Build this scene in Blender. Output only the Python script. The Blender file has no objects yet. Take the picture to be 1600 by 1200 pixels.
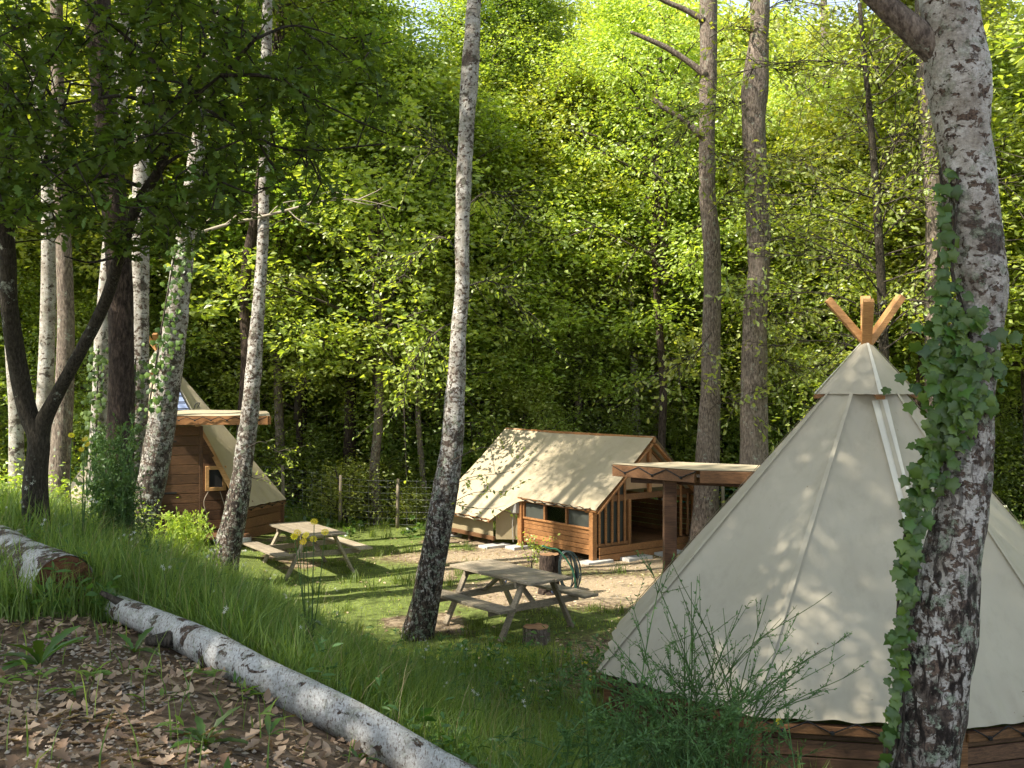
import bpy, math, random
import numpy as np
from mathutils import Vector, Matrix
R = math.radians
rng = np.random.default_rng(7)
random.seed(7)
SC = bpy.context.scene
COL = SC.collection

# ------------------------------------------------------------------ camera, sky, sun
F = 1600 * 35 / 36.0
CH = 3.3
cam_d = bpy.data.cameras.new('camera'); cam = bpy.data.objects.new('camera', cam_d); COL.objects.link(cam)
cam.location = (0, 0, CH); cam.rotation_euler = (R(90), 0, 0)
cam_d.lens = 35; cam_d.sensor_width = 36; cam_d.clip_start = 0.05; cam_d.clip_end = 2000
SC.camera = cam
SUN_TO = Vector((-0.60, -0.34, 0.73)).normalized()
SUN_EL = math.asin(SUN_TO.z); SUN_AZ = math.atan2(SUN_TO.x, SUN_TO.y)
world = bpy.data.worlds.new('World'); SC.world = world; world.use_nodes = True
nt = world.node_tree; nt.nodes.clear()
sky = nt.nodes.new('ShaderNodeTexSky'); sky.sky_type = 'NISHITA'; sky.sun_disc = False
sky.sun_elevation = SUN_EL; sky.sun_rotation = SUN_AZ; sky.altitude = 600; sky.dust_density = 1.5
bg = nt.nodes.new('ShaderNodeBackground'); bg.inputs[1].default_value = 0.15
wo = nt.nodes.new('ShaderNodeOutputWorld')
hs_ = nt.nodes.new('ShaderNodeHueSaturation'); hs_.inputs['Saturation'].default_value = .62; hs_.inputs['Value'].default_value = 1.1   # thin high cloud
nt.links.new(sky.outputs[0], hs_.inputs['Color']); nt.links.new(hs_.outputs[0], bg.inputs[0]); nt.links.new(bg.outputs[0], wo.inputs[0])
sd = bpy.data.lights.new('sun', 'SUN'); sd.energy = 5.0; sd.angle = R(0.53); sd.color = (1.0, 0.93, 0.80)
sun = bpy.data.objects.new('sun', sd); COL.objects.link(sun)
sun.rotation_euler = (-SUN_TO).to_track_quat('-Z', 'Y').to_euler(); sun.location = (-20, -10, 40)
SC.view_settings.view_transform = 'Standard'; SC.view_settings.look = 'None'
SC.view_settings.gamma = 1; SC.view_settings.exposure = 1.28
try: SC.view_settings.use_curve_mapping = False
except Exception: pass
SC.render.engine = 'CYCLES'
cy = SC.cycles
cy.max_bounces = 7; cy.diffuse_bounces = 4; cy.glossy_bounces = 2; cy.transmission_bounces = 5; cy.transparent_max_bounces = 6
cy.caustics_reflective = False; cy.caustics_refractive = False
cy.use_denoising = True
cy.use_adaptive_sampling = True; cy.adaptive_threshold = 0.02
cy.sample_clamp_indirect = 6

# ------------------------------------------------------------------ maths helpers
def P(px, py, d):
    return np.array([(px - 800) / F * d, d, CH - (py - 600) / F * d])
def sm(t):
    t = np.clip(t, 0, 1); return t * t * (3 - 2 * t)
def _h(ix, iy, iz):
    n = (ix * 374761393 + iy * 668265263 + iz * 1274126177) & 0xffffffff
    n = ((n ^ (n >> 13)) * 1274126177) & 0xffffffff
    return ((n ^ (n >> 16)) & 0xffff) / 65535.0
def vnoise(x, y, z=0.0):
    x, y, z = np.broadcast_arrays(np.asarray(x, float), np.asarray(y, float), np.asarray(z, float))
    ix, iy, iz = (np.floor(a).astype(np.int64) for a in (x, y, z))
    fx, fy, fz = x - ix, y - iy, z - iz
    fx, fy, fz = (a * a * (3 - 2 * a) for a in (fx, fy, fz))
    r = 0
    for dx in (0, 1):
        for dy in (0, 1):
            for dz in (0, 1):
                w = (fx if dx else 1 - fx) * (fy if dy else 1 - fy) * (fz if dz else 1 - fz)
                r = r + w * _h(ix + dx, iy + dy, iz + dz)
    return r
def fbm(x, y, z=0.0, o=3):
    r, a, t = 0, 1, 0
    for k in range(o):
        r = r + a * vnoise(np.asarray(x) * 2 ** k + 13 * k, np.asarray(y) * 2 ** k + 7 * k, np.asarray(z) * 2 ** k); t += a; a *= .5
    return r / t
def gz(x, y):
    x = np.asarray(x, float); y = np.asarray(y, float)
    s = (2.5 - x) * .85 + (6 - y) * .53
    t = sm(s / 4.6)
    far = 1 - sm((y - 10.5 - 2 * sm((x + 6) / 3)) / 6)
    z = 1.75 * t * far + np.clip(-x - 3, 0, 8) * .02 * t * far
    z = z + .3 * sm((-x - 3.4) / 2.2) * sm((y - 14) / 4)
    z = z + .26 * np.clip(y - 27, 0, 400) * sm((y - 26) / 6)
    z = z + .05 * (fbm(x * .7, y * .7) - .5) + .035 * (vnoise(x * 3, y * 3) - .5)
    return z
def gzf(x, y): return float(gz(x, y))
def hit(px, py, up=0.0, d0=2.5, d1=40):
    """where the line of sight through a traced point meets the ground (plus a height)"""
    d = np.linspace(d0, d1, 4000); x = (px - 800) / F * d; z = CH - (py - 600) / F * d
    k = np.argmax(z < gz(x, d) + up); return np.array([x[k], d[k], z[k]])

# ------------------------------------------------------------------ mesh helpers
class MB:
    def __init__(s): s.v = []; s.t = []; s.q = []; s.n = 0
    def add(s, V, T=None, Q=None):
        V = np.asarray(V, float).reshape(-1, 3)
        if T is not None and len(T): s.t.append(np.asarray(T, int).reshape(-1, 3) + s.n)
        if Q is not None and len(Q): s.q.append(np.asarray(Q, int).reshape(-1, 4) + s.n)
        s.v.append(V); s.n += len(V)
    def mesh(s, name, mat, smooth=True, origin=None):
        V = np.concatenate(s.v)
        if origin is not None: V = V - np.asarray(origin, float)
        T = np.concatenate(s.t) if s.t else np.zeros((0, 3), int)
        Q = np.concatenate(s.q) if s.q else np.zeros((0, 4), int)
        me = bpy.data.meshes.new(name)
        me.vertices.add(len(V)); me.vertices.foreach_set('co', V.astype(np.float32).ravel())
        nl = len(T) * 3 + len(Q) * 4
        me.loops.add(nl); me.polygons.add(len(T) + len(Q))
        me.loops.foreach_set('vertex_index', np.concatenate([T.ravel(), Q.ravel()]).astype(np.int32))
        ls = np.concatenate([np.arange(len(T)) * 3, len(T) * 3 + np.arange(len(Q)) * 4]).astype(np.int32)
        me.polygons.foreach_set('loop_start', ls)
        me.polygons.foreach_set('use_smooth', np.full(len(ls), smooth))
        me.materials.append(mat); me.update(calc_edges=True)
        return me
def link(name, data, parent=None, loc=None, rot=None, scale=None, **kw):
    o = bpy.data.objects.new(name, data); COL.objects.link(o)
    if parent is not None: o.parent = parent
    if loc is not None: o.location = tuple(loc)
    if rot is not None: o.rotation_euler = tuple(rot)
    if scale is not None: o.scale = scale if hasattr(scale, '__len__') else (scale,) * 3
    for k, v in kw.items(): o[k] = v
    return o
def thing(name, label, cat, loc=(0, 0, 0), rz=0, group=None, **kw):
    o = link(name, None, None, loc, (0, 0, rz), label=label, category=cat, **kw)
    if group: o['group'] = group
    return o
def part(name, mb, mat, parent, smooth=True, **kw):
    """parts are modelled in world coordinates, thing roots given as translation only unless local=True"""
    local = kw.pop('local', False)
    org = None if (local or parent is None) else np.array(parent.matrix_basis.translation)
    return link(name, mb.mesh(name, mat, smooth, org), parent, **kw)

def catmull(pts, n):
    pts = np.asarray(pts, float)
    if len(pts) < 3: 
        t = np.linspace(0, 1, n)[:, None]; return pts[0] * (1 - t) + pts[-1] * t
    e = np.vstack([2 * pts[0] - pts[1], pts, 2 * pts[-1] - pts[-2]])
    out = []
    for u in np.linspace(0, len(pts) - 1 - 1e-6, n):
        i = int(u); f = u - i
        a, b, c, d = e[i], e[i + 1], e[i + 2], e[i + 3]
        out.append(.5 * ((2 * b) + (-a + c) * f + (2 * a - 5 * b + 4 * c - d) * f * f + (-a + 3 * b - 3 * c + d) * f ** 3))
    return np.array(out)
def tube(mb, pts, rad, seg=8, n=None, cap=True, rough=0.0, fr=(6, 2)):
    pts = np.asarray(pts, float); rad = np.asarray(rad, float) * np.ones(len(pts))
    if n:
        A = catmull(np.hstack([pts, rad[:, None]]), n); pts, rad = A[:, :3], np.maximum(A[:, 3], .0005)
    T = np.gradient(pts, axis=0); T /= np.linalg.norm(T, axis=1)[:, None] + 1e-9
    up = np.array([0, 1., 0]) if abs(T[0, 1]) < .8 else np.array([1., 0, 0])
    U = np.cross(T, up); U /= np.linalg.norm(U, axis=1)[:, None] + 1e-9
    W = np.cross(T, U)
    a = np.arange(seg) * 2 * np.pi / seg
    rr = rad[:, None] * np.ones(seg)
    if rough:
        cx, sx = np.cos(a)[None, :] * rad[:, None], np.sin(a)[None, :] * rad[:, None]
        ln = np.cumsum(np.r_[0, np.linalg.norm(np.diff(pts, axis=0), axis=1)])[:, None]
        base = rad.mean()
        rr = rr * (1 + rough * (fbm(cx / base * fr[0] * .5 + 50, sx / base * fr[0] * .5 + 50, ln * fr[1]) - .5) * 2)
    V = pts[:, None, :] + rr[..., None] * (np.cos(a)[None, :, None] * U[:, None, :] + np.sin(a)[None, :, None] * W[:, None, :])
    m = len(pts); i = np.arange(m - 1)[:, None] * seg; j = np.arange(seg)[None, :]; k = (j + 1) % seg
    Q = np.stack([i + j, i + k, i + seg + k, i + seg + j], -1).reshape(-1, 4)
    V = V.reshape(-1, 3); Tt = None
    if cap:
        V = np.vstack([V, pts[0], pts[-1]]); c0, c1 = m * seg, m * seg + 1
        js = np.arange(seg); ks = (js + 1) % seg
        Tt = np.vstack([np.stack([np.full(seg, c0), ks, js], 1), np.stack([np.full(seg, c1), (m - 1) * seg + js, (m - 1) * seg + ks], 1)])
    mb.add(V, Tt, Q)
BOXQ = None
def box(mb, c, size, ax=None, ch=0.004):
    """chamfered box, centre c, full size, ax = 3 unit axis rows"""
    hx, hy, hz = np.asarray(size, float) / 2
    ch = min(ch, .3 * min(hx, hy, hz))
    V = []
    for sx in (-1, 1):
        for sy in (-1, 1):
            for sz in (-1, 1):
                V += [(sx * hx, sy * (hy - ch), sz * (hz - ch)), (sx * (hx - ch), sy * hy, sz * (hz - ch)), (sx * (hx - ch), sy * (hy - ch), sz * hz)]
    V = np.array(V)
    global BOXQ
    if BOXQ is None:
        idx = lambda sx, sy, sz, k: (((sx > 0) * 4 + (sy > 0) * 2 + (sz > 0)) * 3 + k)
        Q, T = [], []
        for s in (-1, 1):
            q = [idx(s, -1, -1, 0), idx(s, 1, -1, 0), idx(s, 1, 1, 0), idx(s, -1, 1, 0)]; Q.append(q if s > 0 else q[::-1])
            q = [idx(-1, s, -1, 1), idx(1, s, -1, 1), idx(1, s, 1, 1), idx(-1, s, 1, 1)]; Q.append(q[::-1] if s > 0 else q)
            q = [idx(-1, -1, s, 2), idx(1, -1, s, 2), idx(1, 1, s, 2), idx(-1, 1, s, 2)]; Q.append(q if s > 0 else q[::-1])
        for a in (-1, 1):
            for b in (-1, 1):
                q = [idx(a, b, -1, 0), idx(a, b, -1, 1), idx(a, b, 1, 1), idx(a, b, 1, 0)]; Q.append(q if a * b > 0 else q[::-1])
                q = [idx(a, -1, b, 0), idx(a, -1, b, 2), idx(a, 1, b, 2), idx(a, 1, b, 0)]; Q.append(q if a * b < 0 else q[::-1])
                q = [idx(-1, a, b, 1), idx(-1, a, b, 2), idx(1, a, b, 2), idx(1, a, b, 1)]; Q.append(q if a * b > 0 else q[::-1])
                for c_ in (-1, 1):
                    t = [idx(a, b, c_, 0), idx(a, b, c_, 1), idx(a, b, c_, 2)]; T.append(t if a * b * c_ > 0 else t[::-1])
        BOXQ = (np.array(T), np.array(Q))
    if ax is not None: V = V @ np.asarray(ax, float)
    mb.add(V + np.asarray(c, float), BOXQ[0], BOXQ[1])
def axes(dirv, up=(0, 0, 1)):
    d = np.asarray(dirv, float); d = d / np.linalg.norm(d)
    s = np.cross(up, d)
    if np.linalg.norm(s) < 1e-4: s = np.cross((0, 1, 0), d)
    s = s / np.linalg.norm(s); u = np.cross(d, s)
    return np.array([d, s, u])
def beam(mb, a, b, w, h, up=(0, 0, 1), ch=.005):
    a = np.asarray(a, float); b = np.asarray(b, float)
    box(mb, (a + b) / 2, (np.linalg.norm(b - a), w, h), axes(b - a, up), ch)
def plank(name, a, b, w, h, mat, parent, up=(0, 0, 1), **kw):
    mb = MB(); beam(mb, a, b, w, h, up); return part(name, mb, mat, parent, smooth=False, **kw)

def rand_unit(n, g=rng):
    v = g.normal(size=(n, 3)); return v / np.linalg.norm(v, axis=1)[:, None]
def kites(mb, C, size, g=rng, up=.5, asp=.62, droop=.25, out=None):
    """two-triangle folded leaves"""
    n = len(C)
    d = rand_unit(n, g)
    if out is not None: d = d * .55 + out
    d[:, 2] = d[:, 2] * .6 - droop; d /= np.linalg.norm(d, axis=1)[:, None]
    nn = rand_unit(n, g) * (1 - up) + np.array([0, 0, 1.]) * up
    s = np.cross(d, nn); s /= np.linalg.norm(s, axis=1)[:, None] + 1e-9
    nn = np.cross(s, d)
    L = (size * g.uniform(.5, 1.35, n))[:, None]; w = L * asp * .5
    b = C; tip = C + d * L; mid = C + d * L * .48 + nn * L * .12
    V = np.stack([b, mid - s * w, tip - nn * L * .06, mid + s * w], 1).reshape(-1, 3)
    i = np.arange(n)[:, None] * 4
    T = np.concatenate([i + [0, 2, 1], i + [0, 3, 2]])
    mb.add(V, T)
def shape_leaves(mb, C, size, tmplV, tmplT, D=None, N=None, g=rng, jit=.25):
    """scatter a template leaf (xy plane, x = length axis, unit length) at points C, with direction D and normal N"""
    n = len(C)
    if D is None: D = rand_unit(n, g)
    if N is None: N = rand_unit(n, g) * .5 + np.array([0, 0, 1.]) * .6
    D = D / (np.linalg.norm(D, axis=1)[:, None] + 1e-9)
    S = np.cross(N, D); S /= np.linalg.norm(S, axis=1)[:, None] + 1e-9
    N = np.cross(D, S)
    L = (size * g.uniform(1 - jit, 1 + jit, n))[:, None, None]
    V = C[:, None, :] + L * (tmplV[None, :, 0:1] * D[:, None] + tmplV[None, :, 1:2] * S[:, None] + tmplV[None, :, 2:3] * N[:, None])
    T = tmplT[None] + (np.arange(n) * len(tmplV))[:, None, None]
    mb.add(V.reshape(-1, 3), T.reshape(-1, 3))
def leaf_template(outline, curl=.12, fold=.12):
    """outline: list of (x, halfwidth); midrib folded"""
    V = []; T = []
    for k, (x, w) in enumerate(outline):
        z = -curl * x * x
        V += [(x, 0, z), (x, w, z + fold * w * 2), (x, -w, z + fold * w * 2)]
        if k:
            a = (k - 1) * 3; b = k * 3
            T += [(a, b, a + 1), (b, b + 1, a + 1), (a, a + 2, b), (b, a + 2, b + 2)]
    return np.array(V, float), np.array(T)
OAK = leaf_template([(0, .005), (.16, .03), (.24, .13), (.34, .07), (.46, .24), (.58, .12), (.70, .28), (.82, .14), (.92, .14), (1, .02)], .15, .12)
OAKDRY = leaf_template([(0, .005), (.2, .12), (.33, .07), (.48, .24), (.6, .13), (.74, .27), (.86, .14), (1, .04)], -.16, .28)
OVAL = leaf_template([(0, .01), (.25, .2), (.55, .26), (.8, .14), (1, .005)], .2, .1)
SLIM = leaf_template([(0, .01), (.3, .1), (.65, .11), (1, .005)], .35, .2)
def ivy_template():
    pts = [(0, 0), (-.08, .22), (.05, .42), (.28, .36), (.38, .52), (.58, .36), (.66, .18), (1, 0)]
    V = [(0.1, 0, .0), (.5, 0, .05)]; up = []; dn = []
    for x, y in pts:
        up.append(len(V)); V.append((x, y, -.25 * y * y - .1 * x * x))
    for x, y in pts:
        dn.append(len(V)); V.append((x, -y, -.25 * y * y - .1 * x * x))
    T = []
    for k in range(len(pts) - 1):
        T += [(1, up[k + 1], up[k]), (1, dn[k], dn[k + 1])]
    return np.array(V, float), np.array(T)
IVY = ivy_template()

# ------------------------------------------------------------------ material helpers
class NM:
    def __init__(s, name):
        s.m = bpy.data.materials.new(name); s.m.use_nodes = True
        s.t = s.m.node_tree; s.t.nodes.clear()
        s.out = s.n('OutputMaterial')
    def n(s, typ, **kw):
        nd = s.t.nodes.new('ShaderNode' + typ)
        for k, v in kw.items():
            if k.startswith('_'): setattr(nd, k[1:], v)
        return nd
    def set(s, nd, **kw):
        for k, v in kw.items():
            i = nd.inputs[k.replace('_', ' ')]
            if hasattr(v, 'is_output') or isinstance(v, bpy.types.NodeSocket): s.t.links.new(v, i)
            else: i.default_value = v
        return nd
    def l(s, a, b): s.t.links.new(a, b)
    def coord(s, kind='Object', scale=(1, 1, 1), rot=(0, 0, 0)):
        tc = s.n('TexCoord'); mp = s.n('Mapping'); mp.inputs['Scale'].default_value = scale; mp.inputs['Rotation'].default_value = rot
        s.l(tc.outputs[kind], mp.inputs[0]); return mp.outputs[0]
    def rnd_off(s, vec):
        oi = s.n('ObjectInfo'); c = s.n('CombineXYZ'); s.l(s.math('MULTIPLY', oi.outputs['Random'], 53.0), c.inputs[0]); s.l(s.math('MULTIPLY', oi.outputs['Random'], 29.0), c.inputs[2])
        a = s.n('VectorMath'); a.operation = 'ADD'; s.l(vec, a.inputs[0]); s.l(c.outputs[0], a.inputs[1]); return a.outputs[0]
    def noise(s, vec, scale=5, detail=4, rough=.55, dist=0):
        nd = s.n('TexNoise'); s.l(vec, nd.inputs['Vector'])
        nd.inputs['Scale'].default_value = scale; nd.inputs['Detail'].default_value = detail
        nd.inputs['Roughness'].default_value = rough; nd.inputs['Distortion'].default_value = dist
        return nd.outputs[0]
    def ramp(s, fac, stops, interp='LINEAR'):
        r = s.n('ValToRGB'); r.color_ramp.interpolation = interp
        e = r.color_ramp.elements
        while len(e) > 1: e.remove(e[-1])
        for k, (p, c) in enumerate(stops):
            el = e[0] if k == 0 else e.new(p)
            el.position = p; c = (c, c, c) if not hasattr(c, '__len__') else c
            el.color = (*c, 1)
        s.l(fac, r.inputs[0]); return r.outputs[0]
    def mix(s, fac, a, b, mode='MIX'):
        m = s.n('Mix'); m.data_type = 'RGBA'; m.blend_type = mode
        for v, i in ((fac, 0), (a, 6), (b, 7)):
            if isinstance(v, bpy.types.NodeSocket): s.l(v, m.inputs[i])
            elif i == 0: m.inputs[0].default_value = v
            else: m.inputs[i].default_value = (*v, 1)
        return m.outputs[2]
    def math(s, op, a, b=0.0):
        m = s.n('Math'); m.operation = op
        for v, i in ((a, 0), (b, 1)):
            if isinstance(v, bpy.types.NodeSocket): s.l(v, m.inputs[i])
            else: m.inputs[i].default_value = v
        return m.outputs[0]
    def bump(s, h, strength=.5, dist=.02):
        b = s.n('Bump'); b.inputs['Strength'].default_value = strength; b.inputs['Distance'].default_value = dist
        s.l(h, b.inputs['Height']); return b.outputs[0]
    def princ(s, color, rough=.8, normal=None, spec=.3, **kw):
        p = s.n('BsdfPrincipled')
        if isinstance(color, bpy.types.NodeSocket): s.l(color, p.inputs['Base Color'])
        else: p.inputs['Base Color'].default_value = (*color, 1)
        if isinstance(rough, bpy.types.NodeSocket): s.l(rough, p.inputs['Roughness'])
        else: p.inputs['Roughness'].default_value = rough
        p.inputs['Specular IOR Level'].default_value = spec
        for k, v in kw.items(): p.inputs[k].default_value = v
        if normal is not None: s.l(normal, p.inputs['Normal'])
        s.l(p.outputs[0], s.out.inputs[0]); return s.m
def m_plain(name, c, rough=.7, spec=.3, **kw): return NM(name).princ(c, rough, None, spec, **kw)
def m_leaf(name, c1, c2, tr=.45, gloss=.02, dry=None):
    n = NM(name)
    g = n.n('NewGeometry'); oi = n.n('ObjectInfo')
    c = n.mix(g.outputs['Random Per Island'], c1, c2)
    hs = n.n('HueSaturation'); n.l(c, hs.inputs['Color'])
    n.l(n.math('ADD', n.math('MULTIPLY', oi.outputs['Random'], .5), .75), hs.inputs['Value'])
    n.l(n.math('ADD', n.math('MULTIPLY', oi.outputs['Random'], .03), .485), hs.inputs['Hue'])
    c = hs.outputs[0]
    d = n.n('BsdfDiffuse'); n.l(c, d.inputs[0])
    t = n.n('BsdfTranslucent'); ct = n.mix(1.0, c, (1.7, 1.6, .45), 'MULTIPLY'); n.l(ct, t.inputs[0])
    ms = n.n('MixShader'); ms.inputs[0].default_value = tr; n.l(d.outputs[0], ms.inputs[1]); n.l(t.outputs[0], ms.inputs[2])
    gl = n.n('BsdfGlossy'); gl.inputs['Roughness'].default_value = .42; gl.inputs[0].default_value = (1, 1, 1, 1)
    m2 = n.n('MixShader'); m2.inputs[0].default_value = gloss; n.l(ms.outputs[0], m2.inputs[1]); n.l(gl.outputs[0], m2.inputs[2])
    n.l(m2.outputs[0], n.out.inputs[0]); return n.m
def m_birch(name, dark=.5, low=1.0, sc=1.0, log=False):
    """white papery bark with brown scars, darker and lichened towards the foot"""
    n = NM(name)
    v = n.coord('Object', (3.6 * sc, 3.6 * sc, 4.6 * sc)); v2 = n.coord('Object', (9 * sc, 9 * sc, 70 * sc)); v3 = n.coord('Object', (1, 1, 1))
    vf = n.coord('Object', (5.5 * sc, 5.5 * sc, 2.0 * sc))
    v, v2, v3, vf = (n.rnd_off(q_) for q_ in (v, v2, v3, vf))
    tc = n.n('TexCoord'); sp = n.n('SeparateXYZ'); n.l(tc.outputs['Object'], sp.inputs[0])
    lowf = n.ramp(n.math('MULTIPLY', sp.outputs[2], .25 / low), [(0, 1.0), (.45, .5), (1, 0)] if not log else [(0, .0), (1, 0)])
    a = n.noise(v, 3.2, 5, .62, .4)
    scars = n.ramp(n.math('ADD', a, n.math('MULTIPLY', lowf, .10)), [(.60 - dark * .08, 0), (.625 - dark * .08, 1)])
    lent = n.ramp(n.noise(v2, 3, 3, .5), [(.60, 0), (.66, .7)])
    tone = n.ramp(n.noise(v, .9, 5, .65), [(.3, (.20, .17, .135)), (.45, (.36, .33, .285)), (.65, (.56, .54, .50))])
    brown = n.ramp(n.noise(v3, 40 * sc, 3, .6), [(.35, (.045, .032, .025)), (.65, (.165, .115, .085))])
    if log:
        vl = n.coord('Object', (3.5, 3.5, 3.5)); tone = n.ramp(n.noise(vl, 1.6, 5, .65), [(.3, (.36, .34, .31)), (.5, (.55, .54, .515)), (.75, (.66, .65, .635))])
        scars = n.ramp(n.noise(vl, 1.5, 6, .68, .6), [(.57 - .07 * (dark > .5), 0), (.59 - .07 * (dark > .5), 1)]); lent = n.ramp(n.noise(n.coord('Object', (60, 14, 30), (0, 0, .7)), 2, 3, .5), [(.56, 0), (.64, .75)])
    c = n.mix(lent, tone, (.16, .11, .08)); c = n.mix(scars, c, brown)
    if not log:
        kn = n.noise(n.rnd_off(n.coord('Object', (2.2, 2.2, 2.6))), 1.6, 5, .7, .3)
        c = n.mix(n.ramp(n.math('ADD', kn, n.math('MULTIPLY', lowf, .07)), [(.585, 0), (.62, .9)]), c, n.mix(.5, brown, (.03, .026, .022)))
    fiss = n.noise(vf, 3, 5, .6, .6)
    fm = n.math('MULTIPLY', n.ramp(fiss, [(.46, 0), (.53, 1)]), n.ramp(lowf, [(.25, 0), (.6, 1)]))
    c = n.mix(fm, c, n.ramp(fiss, [(.45, (.10, .075, .06)), (.6, (.02, .015, .012))]))
    li = n.math('MULTIPLY', n.ramp(n.noise(v3, 7 * sc, 6, .75), [(.54, 0), (.59, 1)]), n.ramp(lowf, [(.1, .35), (.6, 1)]))
    lc = n.ramp(n.noise(v3, 60, 3, .7), [(.35, (.10, .12, .08)), (.6, (.36, .40, .30))])
    c = n.mix(li, c, lc)
    c = n.mix(1.0, c, n.ramp(n.noise(v3, 55, 4, .75), [(.3, (.6, .58, .56)), (.7, (1.15, 1.15, 1.15))]), 'MULTIPLY')
    h = n.math('ADD', n.math('MULTIPLY', scars, -.5), n.math('ADD', n.math('MULTIPLY', li, .6), n.math('MULTIPLY', fiss, n.math('MULTIPLY', lowf, 2.5))))
    h = n.math('ADD', h, n.math('MULTIPLY', n.noise(v3, 45 * sc, 4, .7), .6))
    return n.princ(c, .85, n.bump(h, .7, .02), .2)
def m_bark(name, c1, c2, sc=1.0, lich=.5, red=None):
    n = NM(name)
    v = n.coord('Object', (13 * sc, 13 * sc, 4.2 * sc)); v3 = n.coord('Object')
    a = n.noise(v, 2.8, 7, .7, .25)
    c = n.ramp(a, [(.36, tuple(x * .35 for x in c1)), (.47, c1), (.62, c2)])
    c = n.mix(n.ramp(n.noise(v3, 2.2, 4), [(.4, 0), (.65, .5)]), c, tuple(x * .6 for x in c2))
    if lich:
        li = n.ramp(n.noise(v3, 6, 6, .75), [(.64 - .1 * lich, 0), (.69 - .1 * lich, .9)])
        c = n.mix(li, c, n.ramp(n.noise(v3, 50, 3), [(.35, (.15, .16, .12)), (.6, (.38, .40, .32))]))
    h = n.math('ADD', a, n.math('MULTIPLY', n.noise(v3, 60, 4, .7), .25))
    return n.princ(c, .9, n.bump(h, 1.0, .03), .15)
def m_wood(name, c1, c2, sc=1.0, rough=.6, rz=0.0, knots=True, spec=.3):
    n = NM(name)
    oi = n.n('ObjectInfo')
    tc = n.n('TexCoord'); ad = n.n('VectorMath'); ad.operation = 'ADD'
    cmb = n.n('CombineXYZ'); n.l(n.math('MULTIPLY', oi.outputs['Random'], 37), cmb.inputs[0]); n.l(n.math('MULTIPLY', oi.outputs['Random'], 11), cmb.inputs[2])
    n.l(tc.outputs['Object'], ad.inputs[0]); n.l(cmb.outputs[0], ad.inputs[1])
    mp = n.n('Mapping'); mp.inputs['Rotation'].default_value = (0, 0, rz); mp.inputs['Scale'].default_value = (1.2 * sc, 12 * sc, 22 * sc)
    n.l(ad.outputs[0], mp.inputs[0]); v = mp.outputs[0]
    g = n.noise(v, 3, 5, .6, .8)
    c = n.ramp(g, [(.32, c1), (.62, c2)])
    fine = n.noise(v, 14, 3, .6)
    c = n.mix(n.ramp(fine, [(.4, .35), (.6, 0)]), c, tuple(x * .5 for x in c1))
    big = n.noise(n.coord('Object'), 1.7, 3)
    c = n.mix(n.ramp(big, [(.42, .4), (.6, 0)]), c, tuple(x * .6 for x in c1))
    hs = n.n('HueSaturation'); n.l(c, hs.inputs['Color']); n.l(n.math('ADD', n.math('MULTIPLY', oi.outputs['Random'], .45), .75), hs.inputs['Value'])
    return n.princ(hs.outputs[0], rough, n.bump(fine, .25, .004), spec)

M = {}
M['birch_near'] = m_birch('birch_bark_near', .42, 1.5, 1.6)
M['birch'] = m_birch('birch_bark', .65, 1.2, 1.7)
M['birch_pale'] = m_birch('pale_birch_bark', .2, .3, 1.3)
M['birch_log'] = m_birch('birch_log_bark', .15, .05, 1.3, True)
M['old_log'] = m_birch('old_birch_log_bark', .9, .05, 1.0, True)
M['oakbark'] = m_bark('grey_brown_bark', (.13, .10, .08), (.32, .26, .205), 1.0, .6)
M['darkbark'] = m_bark('dark_bark', (.035, .025, .02), (.10, .072, .055), 1.0, .0)
M['youngbark'] = m_bark('smooth_dark_bark', (.035, .03, .022), (.085, .07, .05), 1.6, .35)
M['limb'] = m_bark('limb_bark', (.06, .05, .04), (.16, .13, .10), 1.5, .3)
M['twig'] = m_plain('pale_dead_twig', (.34, .29, .22), .9)
M['leaf_a'] = m_leaf('oak_leaf_bright', (.215, .29, .045), (.40, .45, .12), .52, .045)
M['leaf_b'] = m_leaf('leaf_yellow_green', (.27, .35, .055), (.47, .53, .16), .52, .05)
M['leaf_c'] = m_leaf('leaf_deep_green', (.135, .21, .035), (.26, .33, .07), .5, .04)
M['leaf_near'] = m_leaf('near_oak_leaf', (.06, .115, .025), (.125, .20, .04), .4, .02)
M['leaf_ivy'] = m_leaf('ivy_leaf_green', (.03, .075, .012), (.13, .22, .03), .3, .03)
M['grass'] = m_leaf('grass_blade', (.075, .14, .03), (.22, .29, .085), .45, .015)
M['grass_lit'] = m_leaf('sunlit_grass_blade', (.22, .32, .045), (.42, .47, .12), .45, .015)  # brighter copy of the grass, sunlight on the clearing put into its colour
M['straw'] = m_leaf('dry_straw', (.26, .20, .10), (.42, .34, .19), .3, .04)
M['weed'] = m_leaf('weed_leaf', (.05, .11, .02), (.10, .18, .03), .4, .05)
M['dryleaf'] = m_leaf('fallen_dry_leaf', (.19, .12, .075), (.54, .40, .28), .15, .03)
M['broom'] = m_leaf('broom_green', (.055, .11, .035), (.10, .17, .05), .25, .02)
M['yellow'] = m_leaf('yellow_petal', (.78, .60, .02), (.88, .74, .05), .3, .02)
M['white_fl'] = m_leaf('white_petal', (.60, .62, .60), (.80, .82, .80), .3, .02)
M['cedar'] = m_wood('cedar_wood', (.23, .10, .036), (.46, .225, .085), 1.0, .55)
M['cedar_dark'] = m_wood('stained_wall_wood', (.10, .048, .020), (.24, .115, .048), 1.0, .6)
M['orange_pine'] = m_wood('oiled_orange_pine', (.36, .17, .06), (.60, .32, .12), 1.0, .5)
M['shaded_plank'] = m_wood('porch_shade_plank', (.060, .030, .014), (.16, .080, .036), 1.0, .6)  # porch shade painted into the timber colour of the left tent entrance
M['pine'] = m_wood('pale_pine_wood', (.38, .20, .075), (.60, .36, .15), 1.0, .55)
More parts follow.
